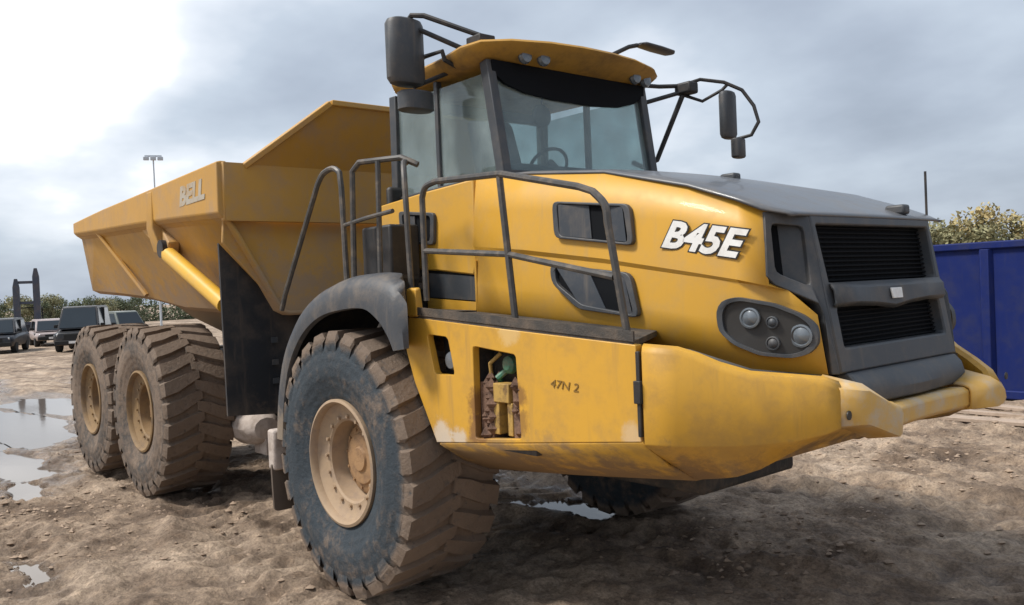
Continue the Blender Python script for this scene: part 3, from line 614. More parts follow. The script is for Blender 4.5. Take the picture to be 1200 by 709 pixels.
# ---------------------------------------------------------------- bonnet
def bonnet_side(s):
    def q(pts): return [(x, s * y, z) for x, y, z in pts]
    top = [(.68, .915, 2.875), (1.2, .915, 2.842), (1.9, .915, 2.760), (2.5, .905, 2.61), (2.80, .895, 2.505), (2.955, .885, 2.44)]
    mid = [(.68, .945, 2.64), (1.2, .945, 2.60), (1.9, .945, 2.52), (2.5, .94, 2.40), (2.80, .915, 2.31), (2.955, .890, 2.26)]
    rid = [(.68, .965, 2.40), (1.2, .965, 2.345), (1.9, .965, 2.25), (2.5, .965, 2.15), (2.80, .930, 2.095), (2.955, .895, 2.06)]
    r2 = [(.68, .945, 2.37), (1.2, .945, 2.315), (1.9, .948, 2.222), (2.5, .957, 2.128), (2.80, .916, 2.08), (3.02, .825, 2.03)]
    lo = [(.68, .96, 2.15), (1.2, .96, 2.08), (1.9, .965, 2.0), (2.5, .965, 1.92), (2.82, .914, 1.87), (3.125, .74, 1.90)]
    bt = [(.68, .965, 1.90), (1.2, .965, 1.83), (1.9, .97, 1.77), (2.5, .97, 1.72), (2.84, .913, 1.625), (3.158, .712, 1.585)]
    mb = MB(); mb.grid([q(r) for r in (top, mid, rid, r2, lo, bt)])
    b = mb.build('bonnet_side', M_yel, T, solid=.02, sharp=20)
    def vent(c0, c1, c2, c3, inset=.035, c4=None):
        c = [Vector((x, s * y, z)) for x, y, z in (c0, c1, c2, c3)]
        nrm = Vector((0, s, 0)); cen = sum(c, Vector()) / 4
        ol_ = c if c4 is None else c + [Vector((c4[0], s * c4[1], c4[2]))]
        outer = rounded(ol_, .05, 3); inner = rounded([p + (cen - p).normalized() * inset * 1.3 for p in ol_], .035, 3)
        mb = MB(); mb.plate(outer, [inner], off=(0, s * .035, 0)); v = mb.build('vent', M_pla, b, bevel=.005)
        mb = MB(); mb.plate(inner, off=(0, s * .008, 0)); mb.build('vent_backing', M_mesh, v)
        # angled deflector vane filling the rear part of the opening
        a, bb, cc, d = [p + (cen - p) * .16 for p in c]
        e0 = a + (bb - a) * .47; e1 = d + (cc - d) * .47
        mb = MB(); mb.plate([a + nrm * .026, e0 + nrm * .010, e1 + nrm * .010, d + nrm * .026], off=(0, s * .006, 0)); mb.build('vent_vane', M_vane, v)
        f0 = a + (bb - a) * .80; f1 = d + (cc - d) * .80
        mb = MB(); mb.plate([f0 + nrm * .012, bb + nrm * .028, cc + nrm * .028, f1 + nrm * .012], off=(0, s * .006, 0)); mb.build('vent_vane', M_vane, v)
    vent((1.50, .95, 2.625), (2.13, .95, 2.545), (2.165, .962, 2.305), (1.52, .962, 2.395))
    vent((1.475, .968, 2.235), (2.13, .968, 2.155), (2.205, .986, 1.90), (1.72, .984, 1.955), c4=(1.49, .974, 2.12))
    mb = MB(); mb.tube([(x + .01, s * (y + .004), z - .012) for x, y, z in bt], .026, 6); mb.build('gap_shadow_strip', M_drk, b)  # dark strip standing for the shadow in the gap above the bumper
    # headlamp cluster
    u = Vector((.68, s * -.14 * -1, 0)); 
    def hp(x, z, off_=0.0):
        y = -.985 + max(0, x - 2.5) * .16 + max(0, x - 2.82) * .36
        return Vector((x + off_ * .2, s * -1 * (y - off_), z))
    ol = [(2.69, 1.93), (2.72, 1.985), (2.80, 2.005), (2.97, 1.965), (3.09, 1.905), (3.145, 1.85), (3.15, 1.76), (3.11, 1.71), (3.04, 1.69), (2.90, 1.705), (2.78, 1.76), (2.70, 1.83)]
    outer = rounded([hp(x, z, .030) for x, z in ol], .03, 2); c = hp(2.93, 1.84, .030); inner = [p + (c - p) * .12 for p in outer]
    nv = Vector((.2, s, 0)).normalized()
    mb = MB(); mb.plate(outer, [inner], off=tuple(-nv * .035)); h = mb.build('headlight', M_pla, b, bevel=.006)
    mb = MB(); mb.plate([p - nv * .018 for p in inner], off=tuple(-nv * .01)); mb.build('lamp_bowl', M_drk, h)
    for (x, z, r) in ((2.86, 1.895, .044), (3.075, 1.80, .048), (2.955, 1.765, .030), (2.955, 1.87, .026)):
        mb = MB(); cc = hp(x, z, .024); t1 = Vector((0, 0, 1)); t2 = nv.cross(t1)
        rings = [[cc + nv * d + (t1 * cos(2 * pi * k / 20) + t2 * sin(2 * pi * k / 20)) * rr for k in range(20)] for rr, d in ((r * 1.2, -.016), (r * 1.2, .0), (r * 1.0, .002), (r * .9, -.004), (r * .5, .006), (r * .1, .009))]
        mb.loft(rings); mb.build('lamp', M_lens if r > .032 else M_pla, h)
    return b
BN = bonnet_side(-1); bonnet_side(1)
mb = MB()                                                             # dark top cover
secs = [(.70, 2.875, 1), (1.2, 2.842, 1), (1.9, 2.760, 1), (2.5, 2.61, .95), (2.80, 2.505, .8), (2.955, 2.44, .65), (3.03, 2.415, .3), (3.062, 2.402, .05)]
mb.grid([[(x, sy * (.93 if x < 3 else .84), z - .004) if abs(sy) == 1 else (x, sy * (.90 if x < 3 else .80), z + (0.008 + .018 * (1 - sy * sy)) * k_) for sy in (-1, -.96, -.85, -.6, -.3, 0, .3, .6, .85, .96, 1)] for x, z, k_ in secs])
HT = mb.build('bonnet_top', M_hood, T, solid=.015, sharp=45)
for x, y in ((1.95, .25), (2.98, .45)):
    mb = MB(); z = 2.765 if x < 2.5 else 2.455
    mb.box(x - .06, x + .06, y - .04, y + .04, z - .02, z + .04); mb.build('bonnet_latch', M_pla, HT, bevel=.015)
mb = MB(); mb.tube([(2.97, .86, 2.40), (2.97, .86, 2.72)], .008, 8); mb.build('antenna', M_blk, T)
# model lettering on the bonnet side
o_, u_ = (2.57, -.978, 2.318), Vector((.53, .04, -.10))
mb = MB(); mb.plate(rounded([(2.335, -.966, 2.455), (2.89, -.945, 2.345), (2.86, -.962, 2.20), (2.285, -.982, 2.315)], .015, 2), off=(0, -.006, 0))
LB = text('lettering_outline', 'B45E', .20, M_drk, BN, (2.585, -.957, 2.31), u_, (0, 0, 1), depth=.0015, offset=.014, shear=.34, sx=1.13)  # dark printed outline around the white letters
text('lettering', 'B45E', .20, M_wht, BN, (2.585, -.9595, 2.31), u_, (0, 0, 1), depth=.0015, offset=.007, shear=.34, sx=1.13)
# ---------------------------------------------------------------- grille
mb = MB()
def gy(z):                                                            # the front plane leans out towards the bottom
    return 3.06 + (2.41 - z) * .175
def half_front(z): return .655 - (2.41 - z) * .02
fo = [(gy(z), y, z) for y, z in ((-.672, 2.405), (.672, 2.405), (.665, 1.60), (-.665, 1.60))]
h_up = [(gy(z), y, z) for y, z in ((-.635, 2.355), (.635, 2.355), (.615, 2.055), (-.615, 2.055))]
h_lo = [(gy(z), y, z) for y, z in ((-.585, 1.935), (-.25, 1.925), (0, 1.915), (.25, 1.925), (.585, 1.935), (.585, 1.725), (-.585, 1.725))]
mb.plate(fo, [rounded(h_up, .025, 2), rounded(h_lo, .025, 2)], off=(-.10, 0, 0))
G = mb.build('grille', M_pla, T, bevel=.012)
for hole in (h_up, h_lo):
    mb = MB(); z1 = max(p[2] for p in hole); z0 = min(p[2] for p in hole); yw = max(p[1] for p in hole) + .02
    mb.add([(gy(z1) - .075, -yw, z1 + .02), (gy(z1) - .075, yw, z1 + .02), (gy(z0) - .075, yw, z0 - .02), (gy(z0) - .075, -yw, z0 - .02)], [(0, 1, 2, 3)])
    n = 12 if z1 > 2.2 else 9
    for k in range(n):
        z = z0 + (z1 - z0) * (k + .5) / n
        mb.box(gy(z) - .07, gy(z) - .055, -yw, yw, z - .004, z + .004)
    for k in range(22):
        y = -yw + 2 * yw * (k + .5) / 22
        mb.add([(gy(z1) - .064, y - .003, z1), (gy(z1) - .064, y + .003, z1), (gy(z0) - .064, y + .003, z0), (gy(z0) - .064, y - .003, z0)], [(0, 1, 2, 3)])
    mb.build('radiator_mesh', M_mesh, G, sharp=10)
mb = MB()                                                             # cross bar with its centre dip, proud of the frame
rows = [[(gy(2.05) + .006, y, 2.05), (gy(2.0) + .022, y, 2.02), (gy(1.95) + .022, y, 1.955 - .03 * (1 - min(1, abs(y) / .3))), (gy(1.93) + .004, y, 1.935 - .03 * (1 - min(1, abs(y) / .3)))] for y in (-.62, -.4, -.2, -.08, 0, .08, .2, .4, .62)]
mb.grid(rows); mb.build('grille_bar', M_pla, G, solid=.015)
mb = MB(); mb.plate([(gy(1.98) + .028, -.06, 2.012), (gy(1.98) + .028, .06, 2.012), (gy(1.94) + .030, .055, 1.955), (gy(1.94) + .030, -.055, 1.955)], off=(.012, 0, 0)); mb.build('badge', M_wht, G, bevel=.004)
for s in (-1, 1):                                                     # swept side wings of the grille, each with an opening
    def wp(t, z): 
        y0 = .674 - (2.41 - z) * .010; x0 = gy(z) - .004; x1, y1 = 2.955 + (2.41 - z) * .03, .905
        return (x0 + (x1 - x0) * t, s * (y0 + (y1 - y0) * t), z)
    o1 = [wp(0, 2.405), wp(1.0, 2.425), wp(1.02, 2.10), wp(.90, 2.06), (3.135, s * .735, 1.955), (3.150, s * .715, 1.90), (3.172, s * .705, 1.60), wp(0.0, 1.60)]
    hl = [wp(.16, 2.345), wp(.88, 2.365), wp(.86, 2.12), wp(.22, 2.04)]
    nv = (-.09, -s * .04, 0)
    mb = MB(); mb.plate(o1, [rounded(hl, .03, 2)], off=nv); gw = mb.build('grille_wing', M_pla, G, bevel=.01)
    mb = MB(); mb.plate([Vector(p) + Vector(nv) * .75 for p in (wp(.5, 2.38), wp(.95, 2.38), wp(.95, 2.06), wp(.5, 2.0))], off=tuple(Vector(nv) * .1)); mb.build('intake_backing', M_mesh, gw)
    mb = MB(); mb.plate([Vector(p) + Vector(nv) * f for p, f in ((wp(.12, 2.37), .25), (wp(.56, 2.37), .72), (wp(.56, 2.04), .72), (wp(.16, 2.02), .25))], off=tuple(Vector(nv) * .08)); mb.build('intake_vane', M_pla, gw)
mb = MB()                                                             # dark lip below the grille
mb.loft([[(3.14, y, 1.60), (gy(1.60) + .012, y, 1.60), (3.27 - .03 * abs(y), y, 1.56), (3.30 - .05 * abs(y), y, 1.50), (3.29 - .05 * abs(y), y, 1.44), (3.15, y, 1.43)] for y in (-.62, -.3, 0, .3, .62)])
mb.build('lower_lip', M_pla, T, bevel=.01)
mb = MB(); mb.box(2.0, 3.0, -.6, .6, 1.6, 2.35); mb.build('radiator_core', M_mesh, T)
# ---------------------------------------------------------------- cab base (yellow) and cab
def cab_base(s):
    mb = MB(); outer = [(-.60, s * .95, 2.80), (.10, s * .95, 2.845), (.672, s * .95, 2.868), (.672, s * .95, 2.29), (.64, s * .95, 2.20), (.20, s * .95, 2.25), (-.60, s * .95, 2.30)]
    mb.plate(outer, off=(0, -s * .04, 0)); cb = mb.build('cab_skirt', M_yel, T, bevel=.012)
    c = [Vector((x, s * .95, z)) for x, z in ((-.24, 2.73), (.23, 2.675), (.21, 2.44), (-.22, 2.48))]; cen = sum(c, Vector()) / 4
    o2 = rounded(c, .04); i2 = [p + (cen - p) * .2 for p in o2]
    mb = MB(); mb.plate(o2, [i2], off=(0, s * .03, 0)); v = mb.build('vent', M_pla, cb, bevel=.004)
    mb = MB(); mb.plate(i2, off=(0, s * .008, 0)); mb.build('vent_backing', M_mesh, v)
    mb = MB(); mb.plate([p + (cen - p) * .25 + Vector((0, s * .012, 0)) for p in (c[0], c[0].lerp(c[1], .42), c[3].lerp(c[2], .42), c[3])], off=(0, s * .008, 0)); mb.build('vent_vane', M_vane, v)
    mb = MB(); mb.plate([(.02, s * .935, 2.24), (.655, s * .935, 2.19), (.655, s * .935, 2.02), (.02, s * .935, 2.06)], off=(0, -s * .03, 0)); mb.build('step_recess', M_pla, T)
    mb = MB(); mb.plate([(.05, s * .94, 2.05), (.655, s * .955, 2.01), (.655, s * .955, 1.90), (.05, s * .94, 1.94)], off=(0, -s * .03, 0)); mb.plate([(.655, s * .955, 2.30), (.70, s * .975, 2.30), (.70, s * .975, 1.90), (.655, s * .955, 1.90)], off=(0, -s * .03, 0)); mb.build('engine_cover', M_yel, T)
cab_base(-1); cab_base(1)
mb = MB(); mb.box(-.58, .66, -.905, .905, 1.95, 2.30); mb.box(-.58, .78, -.80, .80, 2.30, 2.80); mb.build('cab_floor', M_blk, T)
Z0, Z1 = 2.86, 3.66
CB = MB()
def bar(mb, a, b, w_, d_):
    a, b = Vector(a), Vector(b); d = (b - a).normalized(); ux = Vector((1, 0, 0)); ux = (ux - d * ux.dot(d)).normalized(); uy = d.cross(ux)
    mb.loft([[p + ux * (sx * w_ / 2) + uy * (sy * d_ / 2) for sx, sy in ((-1, -1), (1, -1), (1, 1), (-1, 1))] for p in (a, b)])
for s in (-1, 1):
    bar(CB, (.84, s * .785, 2.80), (.70, s * .80, 3.70), .085, .075)         # A pillar
    bar(CB, (.10, s * .80, 2.80), (.10, s * .80, 3.68), .045, .05)           # B pillar
    bar(CB, (-.50, s * .80, 2.76), (-.48, s * .80, 3.68), .09, .07)          # C pillar
    bar(CB, (-.5, s * .80, 3.65), (.74, s * .80, 3.65), .06, .07); bar(CB, (-.5, s * .80, 2.83), (.84, s * .80, 2.88), .07, .06)
bar(CB, (.84, -.78, 2.88), (.84, .78, 2.88), .06, .08); bar(CB, (.69, -.78, 3.645), (.69, .78, 3.645), .06, .14)
bar(CB, (-.49, -.78, 3.64), (-.49, .78, 3.64), .07, .1); bar(CB, (-.5, -.78, 2.86), (-.5, .78, 2.86), .07, .2)
CAB = CB.build('cab', M_pla, T, bevel=.008)
def pane(pts, off, label=None):
    mb = MB(); mb.plate(pts, off=off); return mb.build('window', M_glass, CAB)
pane([(.83, -.75, 2.91), (.83, .75, 2.91), (.715, .765, 3.60), (.715, -.765, 3.60)], (.006, 0, 0))
for s in (-1, 1):
    pane([(.12, s * .80, 2.88), (.79, s * .79, 2.91), (.69, s * .80, 3.62), (.12, s * .80, 3.62)], (0, s * .006, 0))
    pane([(-.46, s * .80, 2.86), (.08, s * .80, 2.88), (.08, s * .80, 3.62), (-.44, s * .80, 3.62)], (0, s * .006, 0))
pane([(-.48, -.76, 2.95), (-.48, .76, 2.95), (-.47, .76, 3.60), (-.47, -.76, 3.60)], (-.006, 0, 0))
mb = MB(); mb.plate(rounded([(-.06, -.22, 2.95), (-.06, .22, 2.95), (-.22, .20, 3.52), (-.22, -.20, 3.52)], .06), off=(-.12, 0, 0)); mb.box(-.15, .32, -.23, .23, 2.82, 2.95); mb.build('seat', M_seat, CAB, bevel=.03)
mb = MB(); mb.box(.55, .82, -.74, .74, 2.80, 2.98); mb.tube([(.60, 0, 2.95), (.45, 0, 3.08)], .03, 8); mb.build('dashboard', M_seat, CAB, bevel=.03)
mb = MB(); mb.tube([(.43 + .09 * cos(a) , .19 * sin(a), 3.03 + .14 * cos(a)) for a in [2 * pi * k / 24 for k in range(25)]], .014, 6); mb.build('steering_wheel', M_seat, CAB)
mb = MB(); mb.lathe([(0, -.0), (.085, .0), (.09, -.01), (.085, -.03), (0, -.035)], 20); mb.v = [(.60 - y, -.22 + x, 3.385 + z) for x, y, z in mb.v]; mb.tube([(.62, -.22, 3.46), (.66, -.22, 3.62)], .008, 6); mb.build('interior_mirror', M_blk, CAB)
# roof: yellow cap with an overhanging rounded brow, dark sun visor below
plan = [(-.46, .80), (-.44, .86), (.3, .92), (.62, .97), (.80, .93), (.92, .75), (1.0, .45), (1.03, .15)]
ring = [(x, -y) for x, y in plan] + [(x, y) for x, y in plan[::-1]]
def rr(k, z, f=lambda x, y: 0): return [(x * k if x > 0 else x, y * k, z + f(x, y)) for x, y in ring]
mb = MB()
def fr(x, k): return x if x < .6 else .6 + (x - .6) * k
def lift(x, y): return .035 * max(0, min(1, (x - .2) / .6)) * (1 - .5 * y * y)
mb.loft([[(fr(x, .15), y * .90, 3.675) for x, y in ring], [(fr(x, .45), y * .96, 3.70 + lift(x, y) * .3) for x, y in ring], [(fr(x, .95), y * .995, 3.755 + lift(x, y)) for x, y in ring], [(x, y, 3.772 + lift(x, y)) for x, y in ring], [(x * .985, y * .985, 3.79 + lift(x, y)) for x, y in ring], [(x * .9 if x > 0 else x, y * .88, 3.82 + lift(x, y)) for x, y in ring], [(x * .6 if x > 0 else x * .8, y * .55, 3.845 + lift(x, y) * .7) for x, y in ring], [(x * .2, y * .2, 3.85) for x, y in ring]])
ROOF = mb.build('roof', M_roof, T, sharp=40)
mb = MB(); mb.loft([[(.725, y, zb_), (.755, y, zb_), (.76, y, 3.70), (.69, y, 3.70)] for y, zb_ in ((-.80, 3.62), (-.68, 3.545), (-.5, 3.50), (-.2, 3.478), (.2, 3.478), (.5, 3.50), (.68, 3.545), (.80, 3.62))]); mb.build('sun_visor', M_mesh, ROOF)
for y in (-.56, -.40, .62, .78):
    mb = MB(); mb.lathe([(0, 0), (.05, 0), (.055, .02), (.045, .045), (.02, .05), (0, .05)], 14); mb.v = [(.86 - .14 * abs(y) ** 2 + y_, y + x_, 3.735 + z_) for x_, y_, z_ in mb.v]; mb.build('work_light', M_lens, ROOF)
mb = MB(); mb.tube([(.45, -.86, 3.70), (.45, -.98, 3.74), (.45, -1.0, 3.80), (.2, -.98, 3.82), (-.05, -.93, 3.79), (-.05, -.86, 3.70)], .017, 8); mb.build('roof_handle', M_blk, ROOF)
mb = MB(); mb.tube([(.58, -.70, 3.82), (.58, -.70, 3.90)], .035, 10); mb.build('beacon_base', M_blk, ROOF)
# ---------------------------------------------------------------- mirrors
def capsule(c, h, wx, wy, top=.5):
    mb = MB(); rings = []
    for z, k in ((-h, .55), (-h * .94, .85), (-h * .8, 1), (h * .8, 1), (h * .94, .88), (h, .6)):
        rings.append([(c[0] + wx * k * cos(t * pi / 8) * (1 if abs(cos(t * pi / 8)) > .3 else .9), c[1] + wy * k * (abs(sin(t * pi / 8)) ** .6) * (1 if sin(t * pi / 8) >= 0 else -1), c[2] + z) for t in range(16)])
    mb.loft(rings); return mb
rn = capsule((.22, -1.16, 3.82), .24, .085, .15).build('mirror', M_pla, T); 
mb = MB(); mb.tube([(.22, -1.14, 4.03), (.28, -1.13, 4.075), (.36, -1.08, 4.06), (.70, -.84, 3.87), (.70, -.80, 3.80)], .02, 8); mb.tube([(.26, -1.10, 4.0), (.55, -.85, 3.80)], .018, 8); mb.tube([(.22, -1.1, 3.58), (.30, -.84, 3.70)], .016, 8); mb.build('mirror_arm', M_blk, rn)
capsule((.24, -1.10, 3.47), .075, .09, .14).build('spot_mirror', M_pla, rn)
mb = MB(); mb.box(.60, .76, -.90, -.76, 3.80, 3.87); mb.build('mirror_mount', M_blk, rn, bevel=.01)
rf = capsule((1.10, 1.46, 3.47), .20, .05, .09).build('mirror', M_pla, T)
capsule((1.19, 1.46, 3.18), .085, .045, .07).build('spot_mirror', M_pla, rf)
mb = MB()
mb.tube([(.72, .82, 3.72), (.74, 1.02, 3.73), (.82, 1.20, 3.74)], .018, 8); mb.tube([(.70, .82, 3.57), (.82, 1.18, 3.68)], .018, 8)
mb.tube([(.82, 1.20, 3.74), (.95, 1.30, 3.78), (1.10, 1.42, 3.74), (1.22, 1.50, 3.66), (1.30, 1.54, 3.52), (1.34, 1.54, 3.38), (1.28, 1.52, 3.28), (1.16, 1.48, 3.26)], .016, 8)
mb.tube([(.84, 1.22, 3.66), (.95, 1.32, 3.60), (1.08, 1.42, 3.68), (1.12, 1.44, 3.72)], .014, 8)
mb.tube([(.84, 1.20, 3.66), (.62, 1.10, 3.14), (.56, .98, 3.08), (.60, .82, 3.10)], .022, 8); mb.build('mirror_arm', M_blk, rf)
mb = MB(); mb.box(.78, .95, 1.16, 1.28, 3.66, 3.76); mb.build('mirror_mount', M_blk, rf, bevel=.02)
mb = MB(); rings = [[(.92 + .07 * k * cos(t * pi / 7), .78 + d, 3.965 - .05 * d + .022 * k * sin(t * pi / 7)) for t in range(14)] for d, k in ((-.20, .4), (-.16, .9), (0, 1), (.16, .9), (.20, .4))]
mb.loft(rings); ft = mb.build('front_mirror', M_pla, T)
mb = MB(); mb.tube([(.90, .58, 3.97), (.88, .50, 3.95), (.80, .28, 3.84)], .017, 8); mb.build('mirror_arm', M_blk, ft)
# ---------------------------------------------------------------- railings along the walkway
def curve(P, k=5):
    P = [Vector(p) for p in P]; r = []
    for i in range(len(P) - 1):
        p0, p1, p2, p3 = P[max(i - 1, 0)], P[i], P[i + 1], P[min(i + 2, len(P) - 1)]
        for j in range(k):
            t = j / k; r.append(.5 * (2 * p1 + (p2 - p0) * t + (2 * p0 - 5 * p1 + 4 * p2 - p3) * t * t + (3 * p1 - p0 - 3 * p2 + p3) * t ** 3))
    return r + [P[-1]]
for s in (-1, 1):
    mb = MB()
    mb.tube([(.83, s * 1.49, 2.04)] + [(.83, s * 1.49, 2.62)] + curve([(.83, s * 1.49, 2.70), (.88, s * 1.495, 2.765), (1.0, s * 1.50, 2.785)], 4) + [(1.66, s * 1.52, 2.745), (2.28, s * 1.53, 2.60)] + curve([(2.38, s * 1.53, 2.565), (2.46, s * 1.53, 2.49), (2.475, s * 1.53, 2.40)], 4) + [(2.55, s * 1.50, 1.835)], .020, 8)
    r0 = mb.build('railing', M_rail, T)
    mb = MB(); mb.tube([(1.64, s * 1.515, 2.745), (1.70, s * 1.49, 1.90)], .020, 8); mb.build('post', M_rail, r0)
    mb = MB(); mb.tube([(.83, s * 1.49, 2.36), (1.67, s * 1.50, 2.29), (2.49, s * 1.515, 2.13)], .018, 8); mb.build('mid_rail', M_rail, r0)
    mb = MB(); mb.tube([(.62, s * 1.46, 2.05), (.60, s * 1.46, 2.55)] + curve([(.60, s * 1.46, 2.62), (.56, s * 1.44, 2.85), (.47, s * 1.38, 2.98), (.38, s * 1.30, 3.0)], 3), .020, 8); mb.build('grab_rail', M_rail, T)
    # rear platform railings and ladder behind the fender
    mb = MB(); mb.tube([(-1.25, s * 1.50, 2.0), (-1.18, s * 1.50, 2.12)] + curve([(-.58, s * 1.48, 2.95), (-.52, s * 1.46, 3.03), (-.42, s * 1.43, 3.06), (-.34, s * 1.42, 3.02)], 3) + [(-.32, s * 1.42, 2.9), (-.30, s * 1.42, 2.2)], .022, 8); lr = mb.build('ladder_rail', M_rail, T)
    mb = MB(); mb.tube([(-.16, s * 1.44, 2.2), (-.15, s * 1.42, 3.0), (-.08, s * 1.40, 3.06), (.35, s * 1.32, 3.04), (.45, s * 1.25, 2.98)], .022, 8); mb.tube([(.14, s * 1.38, 3.04), (.14, s * 1.40, 2.2)], .02, 8); mb.tube([(-.30, s * 1.42, 2.62), (.05, s * 1.45, 2.64), (.40, s * 1.44, 2.66)], .016, 8); mb.build('platform_rail', M_rail, T)
    mb = MB(); mb.box(-.30, .10, s * 1.15 - .13, s * 1.15 + .13, 2.17, 2.60); mb.build('air_box', M_blk, T, bevel=.02)
    mb = MB(); mb.box(-.55, .10, *sorted((s * .96, s * 1.40)), 2.12, 2.165); mb.build('platform', M_deck, T)
    mb = MB(); mb.box(-.5, -.43, *sorted((s * .6, s * .93)), 2.2, 2.95); mb.build('intake_pipe', M_blk, T, bevel=.03)
# ---------------------------------------------------------------- dump body
BIN = []
stn = [(-1.83, 1.735, 3.275, 2.80, 2.60, 1.20, 1.96), (-3.0, 1.72, 3.255, 2.86, 2.70, 1.20, 1.98), (-4.2, 1.70, 3.235, 2.91, 2.72, 1.20, 2.02), (-5.4, 1.68, 3.22, 2.95, 2.74, 1.22, 2.16), (-6.3, 1.655, 3.20, 2.985, 2.78, 1.30, 2.23), (-7.0, 1.62, 3.19, 3.02, 2.82, 1.42, 2.28)]
mb = MB()
rows = []
for x, yw, zt, zb, zs, yf, zf in stn:
    L_ = [(x, -yw, zt), (x, -yw, zb + .03), (x, -yw + .07, zb - .02), (x, -(yf + .03), zf + .04), (x, -yf + .05, zf)]
    rows.append(L_ + [(x, -y, z) for _, y, z in L_[::-1]])
mb.grid(rows); 
mbf = MB(); mbf.loft([[(x, -.95, zt), (x, .95, zt), (x, .62, zb), (x, -.62, zb)] for x, zt, zb in ((-2.2, 1.96, 1.62), (-4.4, 2.03, 1.66), (-5.7, 2.16, 1.9))])
body = mb.build('dump_body', M_bin, T, solid=.04, sharp=25)
mbf.build('floor_beam', M_bin, body, bevel=.02)
mb = MB()                                                             # front wall: deep top panel, crease, tapered lower part
mb.plate([(-1.86, -1.735, 3.285), (-1.86, 1.735, 3.285), (-1.86, 1.735, 2.78), (-1.86, -1.735, 2.78)], off=(.075, 0, 0))
fw = mb.build('front_wall', M_bin, body, bevel=.015)
mb = MB(); mb.plate([(-1.93, -1.70, 2.80), (-1.93, 1.70, 2.80), (-1.92, 1.72, 2.60), (-1.87, 1.20, 1.96), (-1.87, -1.20, 1.96), (-1.92, -1.72, 2.60)], off=(.03, 0, 0)); mb.build('lower_wall', M_bin, body, bevel=.01)
for s in (-1, 1):                                                     # box rail along the top of the side
    mb = MB(); mb.loft([[(x, s * (yw + .001), zt + .02), (x, s * (yw + .045), zt + .01), (x, s * (yw + .045), zb + .05), (x, s * (yw - .0), zb + .0), (x, s * (yw - .05), zb), (x, s * (yw - .05), zt + .02)] for x, yw, zt, zb, *_ in [(-1.80,) + stn[0][1:]] + stn[1:]])
    mb.build('top_rail', M_bin, body, bevel=.012)
    mb = MB(); x = -3.62
    mb.loft([[(x - .07, s * 1.765, 3.23), (x + .07, s * 1.765, 3.23), (x + .07, s * 1.65, 3.2), (x - .07, s * 1.65, 3.2)], [(x - .09, s * 1.775, 2.86), (x + .09, s * 1.775, 2.86), (x + .09, s * 1.62, 2.84), (x - .09, s * 1.62, 2.84)], [(x - .12, s * 1.70, 2.62), (x + .16, s * 1.70, 2.58), (x + .16, s * 1.50, 2.56), (x - .12, s * 1.50, 2.60)]]); mb.build('rib', M_bin, body, bevel=.012)
    mb = MB(); mb.plate([(-4.3, s * 1.66, 2.92), (-3.55, s * 1.68, 2.86), (-3.30, s * 1.70, 2.70), (-3.38, s * 1.70, 2.52), (-3.62, s * 1.68, 2.56), (-3.9, s * 1.66, 2.74)], off=(0, -s * .12, 0)); mb.build('cylinder_bracket', M_bin, body, bevel=.015)
    mb = MB(); mb.lathe([(0, -.03), (.09, -.03), (.09, .03), (0, .03)], 16, (-3.42, s * 1.715, 2.64)); mb.build('pivot_pin', M_blk, body)
    a_, b_ = Vector((-3.42, s * 1.70, 2.62)), Vector((-2.13, s * 1.62, 2.06))
    mb = MB(); d = (b_ - a_).normalized(); mb.tube([a_ + d * .12, b_], .078, 14); mb.tube([a_ + d * .06, a_ + d * .14], .055, 14); mb.build('hoist_cylinder', M_cyl, T)
    mb = MB(); mb.tube([(-5.9, s * 1.66, 3.0), (-5.15, s * 1.35, 2.2)], .03, 6); mb.build('body_seam', M_bin, body)
    # black splash guard hanging in front of the middle wheel
    mb = MB(); mb.plate([(-2.0, s * 1.72, 2.60), (-2.0, s * 1.15, 1.98), (-2.0, s * .60, 1.97), (-2.02, s * .62, 1.0), (-2.02, s * 1.70, 1.08)], off=(.03, 0, 0)); mb.build('splash_guard', M_flap, T)
    for z in (1.35, 1.52, 1.72): MB().box(-1.97, -1.955, s * 1.25 - .03, s * 1.25 + .03, z - .025, z + .025).build('guard_bolt', M_pla, T)
mb = MB()                                                             # spill guard leaning forward over the cab
gp = [(-1.80, -1.52, 3.25), (-1.80, 1.52, 3.25), (-1.44, .85, 3.80), (-1.44, -.85, 3.80)]
mb.plate(gp, off=(-.05, 0, .02)); mb.build('spill_guard', M_bin, body, bevel=.01)
mb = MB()
for a, b in ((gp[0], gp[3]), (gp[3], gp[2]), (gp[2], gp[1])): bar(mb, Vector(a) + Vector((-.02, 0, .012)), Vector(b) + Vector((-.02, 0, .012)), .09, .05)
mb.build('guard_rim', M_bin, body, bevel=.008)
mb = MB(); mb.add([(-1.9, -1.60, 3.0), (-1.9, 1.60, 3.0), (-6.9, 1.5, 3.0), (-6.9, -1.5, 3.0)], [(0, 1, 2, 3)])
# lettering on the body side
text('body_lettering', 'BELL', .235, M_old, body, (-2.42, -1.7745, 3.075), (1, -.018, .012), (0, 0, 1), depth=.002, offset=.012, shear=.2, sx=1.35)

